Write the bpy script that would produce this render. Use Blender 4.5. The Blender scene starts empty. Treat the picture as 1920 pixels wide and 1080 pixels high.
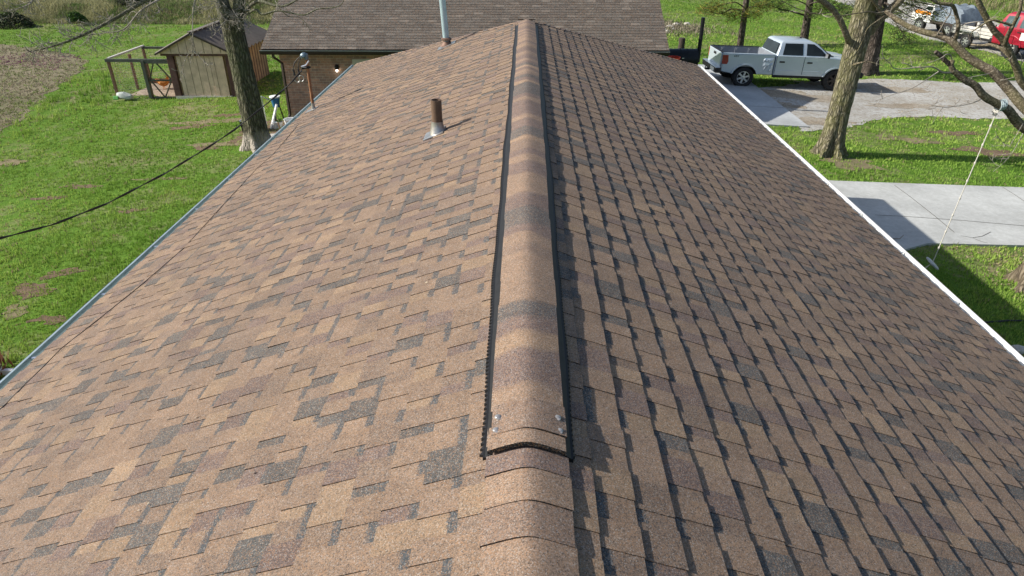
import bpy, bmesh, math, random
import numpy as np
from mathutils import Vector, Matrix
R = math.radians
SC = bpy.context.scene
COL = SC.collection

# ------------------------------------------------------------------ camera, sky, sun, exposure
TAN = 0.557
YAW = 0.01845
CAM = Vector((-0.02, 0.0, 5.9))
cd = bpy.data.cameras.new('camera'); cam = bpy.data.objects.new('camera', cd); COL.objects.link(cam)
cd.sensor_width = 36.0; cd.lens = 24.0; cd.clip_start = 0.1; cd.clip_end = 2000
cam.location = CAM
cam.rotation_euler = (math.pi/2 - math.atan(TAN), 0, YAW)
SC.camera = cam
SUN_D = Vector((1.0, 0.05, -0.65)).normalized()         # direction the light travels
sun_el = math.asin(-SUN_D.z)
sun_az = math.atan2(-SUN_D.x, -SUN_D.y)                 # clockwise from +Y
w = bpy.data.worlds.new('World'); SC.world = w; w.use_nodes = True
nt = w.node_tree
sky = nt.nodes.new('ShaderNodeTexSky'); sky.sky_type = 'NISHITA'; sky.sun_disc = False
sky.sun_elevation = sun_el; sky.sun_rotation = sun_az
sky.air_density = 1.0; sky.dust_density = 1.5; sky.ozone_density = 1.0
bg = nt.nodes['Background']; bg.inputs['Strength'].default_value = 0.08
nt.links.new(sky.outputs[0], bg.inputs['Color'])
sl = bpy.data.lights.new('sun', 'SUN'); sl.energy = 4.0; sl.angle = R(0.55); sl.color = (1.0, 0.94, 0.85)
so = bpy.data.objects.new('sun', sl); COL.objects.link(so)
so.rotation_euler = SUN_D.to_track_quat('-Z', 'Y').to_euler(); so.location = (-20, -10, 30)
SC.view_settings.view_transform = 'Standard'; SC.view_settings.look = 'None'
SC.view_settings.exposure = 0.93; SC.view_settings.gamma = 1.0
SC.cycles.max_bounces = 6

rng = random.Random(7)
nrg = np.random.default_rng(11)

# ------------------------------------------------------------------ measuring helpers (photo point -> place in the world)
_F = Vector((-math.sin(YAW), math.cos(YAW), 0)); _c = 1/math.sqrt(1+TAN*TAN); _s = TAN*_c
_Rt = Vector((math.cos(YAW), math.sin(YAW), 0))
FW = _F*_c + Vector((0, 0, -_s)); UP = _F*_s + Vector((0, 0, _c))
def ray(px, py):
    return FW + _Rt*((px-960)/1280) + UP*((540-py)/1280)
def gz(x, y=0):
    return -0.052*max(0.0, min(abs(x), 14.0)-3.4)
def gnp(x):
    return -0.052*np.maximum(0.0, np.minimum(np.abs(x), 14.0)-3.4)
def gp(px, py):
    d = ray(px, py); z = 0.0
    for _ in range(40):
        p = CAM + d*((z-CAM.z)/d.z); z = gz(p.x)
    return Vector((p.x, p.y, z))
def atY(px, py, Y):
    d = ray(px, py); return CAM + d*((Y-CAM.y)/d.y)
def atZ(px, py, Z):
    d = ray(px, py); return CAM + d*((Z-CAM.z)/d.z)
RIDGE = 4.4; M = 0.40
def on_left_roof(px, py):
    d = ray(px, py)      # z = RIDGE + M*x
    t = (RIDGE + M*CAM.x - CAM.z)/(d.z - M*d.x)
    return CAM + d*t
def proj(p):
    v = Vector(p)-CAM; f = v.dot(FW)
    return 960+1280*v.dot(_Rt)/f, 540-1280*v.dot(UP)/f

# ------------------------------------------------------------------ materials
def _nd(nt, t, **kw):
    n = nt.nodes.new(t)
    for k, v in kw.items():
        if k.startswith('i_'):
            key = k[2:]; key = int(key) if key.isdigit() else key.replace('_', ' ')
            n.inputs[key].default_value = v
        else: setattr(n, k, v)
    return n
def L(nt, a, b): nt.links.new(a, b)
def mix(nt, fac, a, b, mode='MIX'):
    n = nt.nodes.new('ShaderNodeMix'); n.data_type = 'RGBA'; n.blend_type = mode
    for s, v in ((0, fac), (6, a), (7, b)):
        if isinstance(v, (int, float)): n.inputs[s].default_value = v
        elif isinstance(v, tuple): n.inputs[s].default_value = v if len(v) == 4 else v+(1,)
        else: nt.links.new(v, n.inputs[s])
    return n.outputs[2]
def math_(nt, op, a, b=None, clamp=False):
    n = nt.nodes.new('ShaderNodeMath'); n.operation = op; n.use_clamp = clamp
    for i, v in enumerate((a, b)):
        if v is None: continue
        if isinstance(v, (int, float)): n.inputs[i].default_value = v
        else: nt.links.new(v, n.inputs[i])
    return n.outputs[0]
def ramp(nt, fac, stops):
    n = nt.nodes.new('ShaderNodeValToRGB'); nt.links.new(fac, n.inputs[0])
    e = n.color_ramp.elements
    while len(e) < len(stops): e.new(0.5)
    for el, (p, c) in zip(e, stops):
        el.position = p; el.color = c if len(c) == 4 else tuple(c)+(1,)
    return n.outputs[0]
def noise(nt, co, scale, detail=3, rough=0.55, fac=True):
    n = _nd(nt, 'ShaderNodeTexNoise', i_Scale=scale, i_Detail=detail, i_Roughness=rough)
    if co is not None: nt.links.new(co, n.inputs['Vector'])
    return n.outputs[0] if fac else n.outputs[1]
def base(name, rough=0.8, metallic=0.0, spec=0.3):
    m = bpy.data.materials.new(name); m.use_nodes = True; nt = m.node_tree
    b = nt.nodes['Principled BSDF']; b.inputs['Roughness'].default_value = rough
    b.inputs['Metallic'].default_value = metallic; b.inputs['Specular IOR Level'].default_value = spec
    tc = nt.nodes.new('ShaderNodeTexCoord')
    return m, nt, b, tc.outputs['Object']
def bump(nt, b, h, strength=0.4, dist=0.01):
    n = _nd(nt, 'ShaderNodeBump', i_Strength=strength, i_Distance=dist)
    nt.links.new(h, n.inputs['Height']); nt.links.new(n.outputs[0], b.inputs['Normal'])
def K(c, k): return tuple(min(1, x*k) for x in c)
def simple(name, c, rough=0.7, metallic=0.0, var=0.18, scale=8.0, bmp=0.0, spec=0.3, coat=0.0):
    m, nt, b, co = base(name, rough, metallic, spec)
    n = noise(nt, co, scale, 5, 0.6)
    L(nt, ramp(nt, n, [(0.3, K(c, 1-var)), (0.7, K(c, 1+var))]), b.inputs['Base Color'])
    if bmp: bump(nt, b, noise(nt, co, scale*6, 4), bmp, 0.01)
    if coat: b.inputs['Coat Weight'].default_value = coat; b.inputs['Coat Roughness'].default_value = 0.08
    return m
def shingle_mat(name, gran=(0.32, 0.26, 0.2), band=(0.072, 0.079, 0.084), bandw=0.30, speck=0.36, gscale=200):
    m, nt, b, co = base(name, 0.92, 0, 0.25)
    a = _nd(nt, 'ShaderNodeAttribute', attribute_name='Col'); d = _nd(nt, 'ShaderNodeAttribute', attribute_name='Dat')
    sep = nt.nodes.new('ShaderNodeSeparateColor'); L(nt, d.outputs['Color'], sep.inputs[0])
    nz = noise(nt, co, 55, 3, 0.6)
    edge = math_(nt, 'ADD', sep.outputs[0], math_(nt, 'MULTIPLY', math_(nt, 'SUBTRACT', nz, 0.5), 0.28))
    bm = math_(nt, 'MULTIPLY', math_(nt, 'MULTIPLY', math_(nt, 'SUBTRACT', edge, 1-bandw), 14, True), sep.outputs[1])
    c1 = mix(nt, bm, a.outputs['Color'], band)
    # stone granules: every granule has its own tone
    v = _nd(nt, 'ShaderNodeTexVoronoi', i_Scale=gscale*1.5); L(nt, co, v.inputs['Vector'])
    sv = nt.nodes.new('ShaderNodeSeparateColor'); L(nt, v.outputs['Color'], sv.inputs[0])
    g1 = ramp(nt, sv.outputs[0], [(0.0, (1-speck,)*3), (0.5, (1.0,)*3), (1.0, (1+speck, 1+speck*0.93, 1+speck*0.85))])
    # ramp clamps nothing above 1 in float, so scale stays
    c2 = mix(nt, 1.0, c1, g1, 'MULTIPLY')
    c3 = mix(nt, math_(nt, 'MULTIPLY', math_(nt, 'GREATER_THAN', sv.outputs[1], 0.90), 0.36), c2, (0.42, 0.40, 0.37))
    c4 = mix(nt, math_(nt, 'MULTIPLY', math_(nt, 'LESS_THAN', sv.outputs[1], 0.10), 0.5), c3, (0.03, 0.03, 0.033))
    c4 = mix(nt, math_(nt, 'MULTIPLY', math_(nt, 'LESS_THAN', math_(nt, 'ABSOLUTE', math_(nt, 'SUBTRACT', sv.outputs[1], 0.6)), 0.11), 0.4), c4, (0.33, 0.185, 0.095))
    blot = noise(nt, co, 14, 4, 0.65)     # uneven blending of the granules within a tab
    c4 = mix(nt, 1.0, c4, ramp(nt, blot, [(0.28, (0.88, 0.87, 0.88)), (0.72, (1.11, 1.10, 1.08))]), 'MULTIPLY')
    w1 = noise(nt, co, 1.3, 5, 0.65)
    c5 = mix(nt, 1.0, c4, ramp(nt, w1, [(0.25, (0.84, 0.85, 0.86)), (0.75, (1.1, 1.08, 1.05))]), 'MULTIPLY')
    L(nt, c5, b.inputs['Base Color'])
    bump(nt, b, sv.outputs[2], 0.6, 0.003)
    return m
def bark(name, c1, c2, moss, mossamt=0.5, sc=1.0, zs=0.24, root=False):
    m, nt, b, co = base(name, 0.95, 0, 0.1)
    mp = _nd(nt, 'ShaderNodeMapping'); mp.inputs['Scale'].default_value = (1, 1, zs); L(nt, co, mp.inputs['Vector'])
    n1 = noise(nt, mp.outputs[0], 22*sc, 6, 0.7)
    v = _nd(nt, 'ShaderNodeTexVoronoi', i_Scale=16*sc, feature='DISTANCE_TO_EDGE')
    wv = mix(nt, 0.12, mp.outputs[0], noise(nt, mp.outputs[0], 9*sc, 3, 0.6, False)); L(nt, wv, v.inputs['Vector'])
    h = math_(nt, 'ADD', math_(nt, 'MULTIPLY', v.outputs[0], 2.2, True), math_(nt, 'MULTIPLY', n1, 0.6))
    ca = ramp(nt, h, [(0.2, K(c1, 0.45)), (0.5, c1), (0.95, c2)])
    nm = noise(nt, co, 2.2, 5, 0.7)
    fac = math_(nt, 'MULTIPLY', ramp(nt, nm, [(0.42, (0, 0, 0)), (0.62, (1, 1, 1))]), mossamt)
    cm = mix(nt, fac, ca, mix(nt, 0.5, ca, moss))
    if root:                              # the roots are barked paler than the trunk
        sx = nt.nodes.new('ShaderNodeSeparateXYZ'); L(nt, co, sx.inputs[0])
        zz = math_(nt, 'ADD', sx.outputs[2], math_(nt, 'MULTIPLY', noise(nt, co, 3.5, 4), 0.7))
        cm = mix(nt, ramp(nt, zz, [(0.55, (1, 1, 1)), (0.95, (0, 0, 0))]), cm, mix(nt, n1, (0.22, 0.19, 0.16), (0.55, 0.50, 0.44)))
    L(nt, cm, b.inputs['Base Color'])
    bump(nt, b, h, 0.9 if zs < .5 else 0.45, 0.05 if zs < .5 else .015)
    return m
def attr_mat(name, rough=0.8, transl=0.0):
    m, nt, b, co = base(name, rough, 0, 0.2)
    a = _nd(nt, 'ShaderNodeAttribute', attribute_name='Col'); L(nt, a.outputs['Color'], b.inputs['Base Color'])
    if transl:
        t = nt.nodes.new('ShaderNodeBsdfTranslucent'); L(nt, a.outputs['Color'], t.inputs[0])
        mx = _nd(nt, 'ShaderNodeMixShader', i_0=transl); L(nt, b.outputs[0], mx.inputs[1]); L(nt, t.outputs[0], mx.inputs[2])
        L(nt, mx.outputs[0], nt.nodes['Material Output'].inputs[0])
    return m
def ground_mat():
    m, nt, b, co = base('lawn_ground', 1.0, 0, 0.05)
    n1 = noise(nt, co, 0.35, 6, 0.65); n2 = noise(nt, co, 2.6, 5, 0.7); n3 = noise(nt, co, 14, 4, 0.7)
    g = mix(nt, n2, (0.075, 0.145, 0.022), (0.15, 0.24, 0.045))
    g = mix(nt, ramp(nt, n3, [(0.35, (0, 0, 0)), (0.7, (1, 1, 1))]), g, (0.07, 0.16, 0.014))
    dry = mix(nt, n3, (0.15, 0.115, 0.07), (0.33, 0.275, 0.18))
    f = math_(nt, 'MULTIPLY', ramp(nt, math_(nt, 'ADD', math_(nt, 'MULTIPLY', n1, 0.6), math_(nt, 'MULTIPLY', n2, 0.4)), [(0.48, (0, 0, 0)), (0.62, (1, 1, 1))]), 0.75)
    L(nt, mix(nt, f, g, dry), b.inputs['Base Color'])
    bump(nt, b, math_(nt, 'ADD', n3, n2), 0.8, 0.06)
    return m
def earth_mat(name, a, c, d, s=3.0, b2=0.8, dark=None):
    m, nt, b, co = base(name, 1.0, 0, 0.08)
    n1 = noise(nt, co, s*0.25, 6, 0.65); n2 = noise(nt, co, s*2.5, 5, 0.7); n3 = noise(nt, co, s*12, 3, 0.7)
    x = mix(nt, ramp(nt, n1, [(0.38, (0, 0, 0)), (0.62, (1, 1, 1))]), a, c)
    x = mix(nt, ramp(nt, n2, [(0.45, (0, 0, 0)), (0.72, (1, 1, 1))]), x, d)
    x = mix(nt, 0.55, x, mix(nt, 1.0, x, ramp(nt, n3, [(0.25, (0.35,)*3), (0.75, (1.6,)*3)]), 'MULTIPLY'))
    L(nt, x, b.inputs['Base Color']); bump(nt, b, math_(nt, 'ADD', n3, n2), b2, 0.03)
    return m
def concrete_mat(name, c):
    m, nt, b, co = base(name, 0.9, 0, 0.2)
    n1 = noise(nt, co, 0.6, 6, 0.6); n2 = noise(nt, co, 9, 6, 0.7); n3 = noise(nt, co, 120, 2, 0.6)
    x = ramp(nt, n1, [(0.3, K(c, 0.72)), (0.7, K(c, 1.12))])
    x = mix(nt, 0.5, x, mix(nt, 1.0, x, ramp(nt, n2, [(0.3, (0.7, 0.69, 0.66)), (0.7, (1.15, 1.15, 1.15))]), 'MULTIPLY'))
    x = mix(nt, 0.35, x, mix(nt, 1.0, x, ramp(nt, n3, [(0.3, (0.6,)*3), (0.7, (1.3,)*3)]), 'MULTIPLY'))
    L(nt, x, b.inputs['Base Color']); bump(nt, b, n2, 0.25, 0.01)
    return m
def brick_mat():
    m, nt, b, co = base('red_brown_brick', 0.9, 0, 0.2)
    mp = _nd(nt, 'ShaderNodeMapping'); mp.inputs['Rotation'].default_value = (R(90), 0, 0); L(nt, co, mp.inputs['Vector'])
    # walls facing along X use the y coordinate as well: x+y keeps the bond running round the corner
    sx = nt.nodes.new('ShaderNodeSeparateXYZ'); L(nt, co, sx.inputs[0])
    cx = nt.nodes.new('ShaderNodeCombineXYZ'); L(nt, math_(nt, 'ADD', sx.outputs[0], sx.outputs[1]), cx.inputs[0]); L(nt, sx.outputs[2], cx.inputs[1])
    def br(c1, c2, mo):
        t = _nd(nt, 'ShaderNodeTexBrick', i_Scale=1.0); L(nt, cx.outputs[0], t.inputs['Vector'])
        t.inputs['Brick Width'].default_value = 0.215; t.inputs['Row Height'].default_value = 0.08
        t.inputs['Mortar Size'].default_value = 0.006; t.inputs['Mortar Smooth'].default_value = 0.2; t.inputs['Bias'].default_value = -0.1
        t.inputs['Color1'].default_value = c1; t.inputs['Color2'].default_value = c2; t.inputs['Mortar'].default_value = mo
        return t
    t = br((0.42, 0.25, 0.17, 1), (0.25, 0.18, 0.145, 1), (0.46, 0.39, 0.31, 1))
    n = noise(nt, co, 6, 5, 0.7)
    L(nt, mix(nt, 1.0, t.outputs[0], ramp(nt, n, [(0.3, (0.72,)*3), (0.7, (1.2,)*3)]), 'MULTIPLY'), b.inputs['Base Color'])
    bump(nt, b, math_(nt, 'SUBTRACT', 1.0, t.outputs[1]), 0.5, 0.006)
    return m
def glass_dark(name='tinted_glass', c=(0.012, 0.016, 0.018), rough=0.05):
    m, nt, b, co = base(name, rough, 0, 0.2)
    L(nt, ramp(nt, noise(nt, co, 1.5, 2), [(0.3, c), (0.7, K(c, 2.0))]), b.inputs['Base Color'])
    return m
def emis(name, c, s):
    m, nt, b, co = base(name, 0.3); b.inputs['Base Color'].default_value = c+(1,)
    b.inputs['Emission Color'].default_value = c+(1,); b.inputs['Emission Strength'].default_value = s
    return m
MT = {}
MT['shingle'] = shingle_mat('blended_brown_shingle')
MT['cap'] = shingle_mat('ridge_cap_shingle', bandw=0.0)
MT['oldshingle'] = shingle_mat('weathered_grey_brown_shingle', bandw=0.10, band=(0.03, 0.028, 0.025), speck=0.25, gscale=60)
MT['white'] = simple('white_enamel', (0.70, 0.71, 0.70), 0.4, 0, 0.16, 2.5, spec=0.5)
MT['gutgrey'] = simple('aged_galvanised_gutter', (0.45, 0.53, 0.53), 0.32, 0.55, 0.15, 6)
MT['lipdark'] = simple('dark_gutter_lip', (0.05, 0.075, 0.085), 0.4, 0.3, 0.2, 12)
MT['steel'] = simple('galvanised_steel', (0.55, 0.57, 0.58), 0.35, 0.85, 0.2, 14)
MT['lead'] = simple('soft_lead_flashing', (0.40, 0.39, 0.38), 0.36, 0.75, 0.25, 16)
MT['flue'] = simple('pale_blue_grey_flue', (0.38, 0.50, 0.56), 0.4, 0.45, 0.12, 9)
MT['brownpipe'] = simple('painted_brown_pipe', (0.115, 0.073, 0.05), 0.55, 0, 0.2, 18)
MT['collar'] = simple('tarnished_collar', (0.16, 0.10, 0.075), 0.6, 0.3, 0.3, 20)
MT['hood'] = simple('blue_grey_hood', (0.13, 0.18, 0.21), 0.35, 0.5, 0.15, 20)
MT['rust'] = simple('rusty_conduit', (0.27, 0.135, 0.07), 0.7, 0.3, 0.35, 14)
MT['black'] = simple('black_plastic', (0.012, 0.012, 0.013), 0.55, 0, 0.3, 20)
MT['rubber'] = simple('tyre_rubber', (0.022, 0.022, 0.023), 0.85, 0, 0.25, 14)
MT['wire'] = simple('cable_sheath', (0.02, 0.021, 0.022), 0.6, 0, 0.3, 7)
MT['alu'] = simple('bare_aluminium', (0.62, 0.64, 0.66), 0.3, 0.8, 0.1, 10)
MT['brick'] = brick_mat()
MT['darktrim'] = simple('dark_brown_trim', (0.035, 0.027, 0.022), 0.5, 0, 0.2, 5)
MT['wallpaint'] = simple('tan_siding', (0.42, 0.36, 0.28), 0.8, 0, 0.1, 2)
MT['lintel'] = simple('pale_concrete_lintel', (0.50, 0.49, 0.42), 0.85, 0, 0.12, 6)
MT['shedwall'] = simple('weathered_beige_panel', (0.56, 0.445, 0.335), 0.85, 0, 0.22, 3.5)
MT['shedside'] = simple('orange_tan_board', (0.40, 0.26, 0.15), 0.85, 0, 0.25, 4)
MT['shedseam'] = simple('dark_panel_seam', (0.20, 0.16, 0.12), 0.9, 0, 0.3, 5)
MT['shedtrim'] = simple('faded_maroon_trim', (0.095, 0.052, 0.047), 0.8, 0, 0.35, 5)
MT['shedroof'] = simple('charcoal_corrugated_sheet', (0.14, 0.125, 0.108), 0.9, 0.0, 0.2, 4)
MT['oldwood'] = simple('grey_green_old_timber', (0.075, 0.085, 0.07), 0.9, 0, 0.3, 9, 0.3)
MT['redwood'] = simple('reddish_treated_post', (0.17, 0.10, 0.07), 0.9, 0, 0.3, 9, 0.3)
MT['palewood'] = simple('sun_bleached_rail', (0.45, 0.44, 0.40), 0.85, 0, 0.2, 9)
MT['darkpost'] = simple('dark_rotten_post', (0.05, 0.04, 0.033), 0.95, 0, 0.45, 12, 0.6)
MT['barkL'] = bark('grey_green_bark', (0.075, 0.07, 0.05), (0.175, 0.165, 0.12), (0.10, 0.13, 0.05), 0.6, root=True)
MT['barkR'] = bark('mossy_ridged_bark', (0.12, 0.108, 0.075), (0.27, 0.245, 0.175), (0.17, 0.18, 0.05), 0.75)
MT['barkS'] = bark('smooth_brown_bark', (0.13, 0.105, 0.075), (0.27, 0.225, 0.165), (0.16, 0.15, 0.06), 0.45, 0.8)
MT['limbL'] = bark('grey_green_limb', (0.085, 0.08, 0.06), (0.20, 0.19, 0.15), (0.10, 0.13, 0.05), 0.5, 1.2, 1.0)
MT['limbS'] = bark('brown_limb', (0.12, 0.098, 0.07), (0.24, 0.205, 0.15), (0.15, 0.155, 0.05), 0.6, 1.2, 1.0)
MT['barkP'] = bark('dark_pine_bark', (0.075, 0.06, 0.05), (0.17, 0.14, 0.12), (0.1, 0.1, 0.08), 0.2)
MT['twig'] = simple('pale_grey_twig', (0.26, 0.235, 0.20), 0.9, 0, 0.35, 6)
MT['leaf'] = attr_mat('plant_leaf', 0.75, 0.25)
MT['ground'] = ground_mat()
MT['gravel'] = earth_mat('pale_gravel', (0.46, 0.46, 0.44), (0.35, 0.335, 0.295), (0.23, 0.195, 0.15), 3.0)
MT['dirt'] = earth_mat('bare_pen_dirt', (0.42, 0.35, 0.27), (0.30, 0.24, 0.18), (0.22, 0.17, 0.13), 3.0)
MT['patch'] = earth_mat('dry_thatch_soil', (0.27, 0.21, 0.14), (0.20, 0.165, 0.10), (0.12, 0.16, 0.05), 5.0)
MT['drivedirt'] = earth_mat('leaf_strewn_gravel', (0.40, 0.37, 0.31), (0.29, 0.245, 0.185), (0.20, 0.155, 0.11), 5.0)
MT['mulch'] = earth_mat('leafy_bare_soil', (0.16, 0.11, 0.075), (0.22, 0.16, 0.11), (0.10, 0.08, 0.05), 5.0)
MT['field'] = earth_mat('stubble_soil', (0.21, 0.175, 0.125), (0.16, 0.145, 0.09), (0.13, 0.155, 0.055), 1.6)
MT['bank'] = earth_mat('rough_bank_earth', (0.15, 0.16, 0.05), (0.22, 0.18, 0.10), (0.10, 0.14, 0.04), 1.5)
MT['conc'] = concrete_mat('driveway_concrete', (0.46, 0.47, 0.455))
MT['conc2'] = concrete_mat('old_path_concrete', (0.44, 0.46, 0.465))
MT['silver'] = simple('silver_car_paint', (0.47, 0.54, 0.595), 0.34, 0.3, 0.03, 2, coat=0.7)
MT['red'] = simple('red_car_paint', (0.27, 0.008, 0.026), 0.35, 0.1, 0.1, 2, coat=0.7)
MT['glass'] = glass_dark()
MT['glassmid'] = glass_dark('window_glass', (0.05, 0.075, 0.08), 0.06)
MT['taillight'] = simple('red_lamp_lens', (0.28, 0.01, 0.015), 0.15, 0, 0.15, 20, spec=0.6)
MT['orange'] = simple('orange_panel', (0.75, 0.27, 0.03), 0.5, 0, 0.1, 4)
MT['redplastic'] = simple('red_plastic', (0.65, 0.06, 0.03), 0.45, 0, 0.15, 6)
MT['blueplastic'] = simple('blue_plastic', (0.02, 0.11, 0.22), 0.45, 0, 0.2, 6)
MT['tarp'] = simple('blue_grey_tarp', (0.13, 0.16, 0.19), 0.6, 0, 0.3, 5, 0.3)
MT['smoker'] = simple('black_steel_drum', (0.012, 0.014, 0.016), 0.42, 0.2, 0.4, 8)
MT['rope'] = simple('white_cotton_rope', (0.52, 0.50, 0.44), 0.9, 0, 0.15, 40)
MT['seat'] = simple('grey_disc_seat', (0.42, 0.43, 0.42), 0.5, 0, 0.25, 14)
MT['bag'] = simple('white_feed_sack', (0.38, 0.42, 0.39), 0.6, 0, 0.2, 8)
MT['baggreen'] = simple('green_sack_print', (0.10, 0.33, 0.07), 0.6, 0, 0.2, 8)
MT['hen'] = simple('ginger_feather', (0.42, 0.17, 0.04), 0.9, 0, 0.35, 25)
MT['comb'] = simple('red_comb', (0.5, 0.03, 0.02), 0.6)
MT['stone'] = simple('pale_stone', (0.45, 0.43, 0.38), 0.9, 0, 0.25, 9, 0.3)
MT['bulb'] = emis('lit_bulb', (1.0, 0.93, 0.82), 6.0)
MT['sealant'] = simple('clear_sealant_blob', (0.30, 0.29, 0.285), 0.12, 0.4, 0.2, 60, spec=0.8)
MT['joint'] = simple('dark_joint_line', (0.10, 0.095, 0.085), 1.0)

# ------------------------------------------------------------------ mesh building helpers
class MB:
    def __init__(s): s.v = []; s.f = []; s.mi = []; s.c = []; s.d = []; s.col = None; s.m = 0
    def add(s, vs, fs):
        o = len(s.v); s.v += [tuple(p) for p in vs]
        for f in fs: s.f.append(tuple(o+i for i in f)); s.mi.append(s.m); s.c.append(s.col)
    def box(s, c, d, rot=None):
        x, y, z = d[0]/2, d[1]/2, d[2]/2
        vs = [Vector(p) for p in ((-x,-y,-z),(x,-y,-z),(x,y,-z),(-x,y,-z),(-x,-y,z),(x,-y,z),(x,y,z),(-x,y,z))]
        if rot is not None: vs = [rot @ p for p in vs]
        s.add([p+Vector(c) for p in vs], [(0,3,2,1),(4,5,6,7),(0,1,5,4),(1,2,6,5),(2,3,7,6),(3,0,4,7)])
    def bar(s, a, b, wx, wz, up=Vector((0, 0, 1))):
        a, b = Vector(a), Vector(b); d = (b-a); l = d.length; d.normalize()
        if abs(d.dot(up)) > 0.97: up = Vector((0, 1, 0))
        x = d.cross(up).normalized(); z = x.cross(d)
        s.box((a+b)/2, (wx, l, wz), Matrix((x, d, z)).transposed())
    def tube(s, pts, rad, n=8, cap=True, jit=0.0, seed=0):
        pts = [Vector(p) for p in pts]; k = len(pts)
        if isinstance(rad, (int, float)): rad = [rad]*k
        rr = random.Random(seed); vs = []; fs = []; x = None
        for i, p in enumerate(pts):
            t = (pts[min(i+1, k-1)]-pts[max(i-1, 0)])
            if t.length < 1e-9: t = Vector((0, 0, 1))
            t.normalize()
            if x is None:
                x = t.orthogonal().normalized()
            x = (x - t*x.dot(t)); x.normalize(); y = t.cross(x)
            for j in range(n):
                a = 2*math.pi*j/n; r = rad[i]*(1+(rr.uniform(-jit, jit) if jit else 0))
                vs.append(p+x*math.cos(a)*r+y*math.sin(a)*r)
        for i in range(k-1):
            for j in range(n):
                fs.append((i*n+j, i*n+(j+1) % n, (i+1)*n+(j+1) % n, (i+1)*n+j))
        if cap: fs.append(tuple(range(n-1, -1, -1))); fs.append(tuple((k-1)*n+j for j in range(n)))
        s.add(vs, fs)
    def lathe(s, prof, n=20, c=(0, 0, 0), axis='Z', close=False):
        vs = []; fs = []; k = len(prof); c = Vector(c)
        for r, h in prof:
            for j in range(n):
                a = 2*math.pi*j/n; p = (r*math.cos(a), r*math.sin(a), h)
                if axis == 'Y': p = (p[0], h, p[1])
                if axis == 'X': p = (h, p[0], p[1])
                vs.append(Vector(p)+c)
        for i in range(k-1 if not close else k):
            i2 = (i+1) % k
            for j in range(n): fs.append((i*n+j, i*n+(j+1) % n, i2*n+(j+1) % n, i2*n+j))
        if not close:
            if prof[0][0] > 1e-4: fs.append(tuple(range(n-1, -1, -1)))
            if prof[-1][0] > 1e-4: fs.append(tuple((k-1)*n+j for j in range(n)))
        s.add(vs, fs)
    def prism(s, poly, a, b, axis='Y'):          # polygon in the plane across axis, pulled from a to b
        def P(u, v, w):
            return (u, w, v) if axis == 'Y' else ((w, u, v) if axis == 'X' else (u, v, w))
        n = len(poly)
        vs = [P(u, v, a) for u, v in poly]+[P(u, v, b) for u, v in poly]
        fs = [tuple(range(n)), tuple(range(2*n-1, n-1, -1))]+[(i, i+n, (i+1) % n+n, (i+1) % n) for i in range(n)]
        s.add(vs, fs)
    def build(s, name, mat, parent=None, smooth=False, bevel=0.0, world=True, seg=2, nfix=True, ang=35):
        me = bpy.data.meshes.new(name)
        off = Vector((0, 0, 0)); rot = None
        if parent is not None and world:
            mw = Matrix.Identity(4); q = parent
            while q is not None:
                mw = Matrix.Translation(q.location) @ q.rotation_euler.to_matrix().to_4x4() @ mw; q = q.parent
            inv = mw.inverted(); vs = [tuple(inv @ Vector(p)) for p in s.v]
        else: vs = s.v
        o_loc = Vector((0, 0, 0))
        if parent is None and world and vs:      # a single-mesh thing gets its origin at its own foot
            a = np.array(vs); o_loc = Vector(((a[:, 0].min()+a[:, 0].max())/2, (a[:, 1].min()+a[:, 1].max())/2, a[:, 2].min()))
            vs = [tuple(p) for p in (a-np.array(o_loc))]
        me.from_pydata(vs, [], s.f)
        mats = mat if isinstance(mat, (list, tuple)) else [mat]
        for m in mats: me.materials.append(m)
        if len(mats) > 1: me.polygons.foreach_set('material_index', s.mi)
        if s.c and s.c[0] is not None:
            ca = me.attributes.new('Col', 'FLOAT_COLOR', 'CORNER'); buf = []
            for f, c in zip(s.f, s.c): buf += list(c+(1.0,) if len(c) == 3 else c)*len(f)
            ca.data.foreach_set('color', buf)
        if nfix:
            bm = bmesh.new(); bm.from_mesh(me); bmesh.ops.recalc_face_normals(bm, faces=bm.faces); bm.to_mesh(me); bm.free()
        if smooth:
            me.polygons.foreach_set('use_smooth', [True]*len(me.polygons))
            try: me.set_sharp_from_angle(angle=R(ang))
            except Exception: pass
        me.update()
        o = bpy.data.objects.new(name, me); COL.objects.link(o); o.location = o_loc
        if parent is not None: o.parent = parent
        if bevel:
            md = o.modifiers.new('bevel', 'BEVEL'); md.width = bevel; md.segments = seg; md.limit_method = 'ANGLE'; md.angle_limit = R(40)
            md.harden_normals = False
        return o
def tag(o, label=None, cat=None, group=None, kind=None):
    if label: o['label'] = label
    if cat: o['category'] = cat
    if group: o['group'] = group
    if kind: o['kind'] = kind
    return o
def empty(name, loc, label=None, cat=None, group=None, rz=0, parent=None):
    o = bpy.data.objects.new(name, None); COL.objects.link(o); o.location = loc; o.rotation_euler = (0, 0, rz)
    o.empty_display_size = 0.2; o.parent = parent
    return tag(o, label, cat, group)
def copy_tree(o, parent=None):
    c = o.copy(); COL.objects.link(c); c.parent = parent
    for ch in list(o.children): copy_tree(ch, c)
    return c
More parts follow.
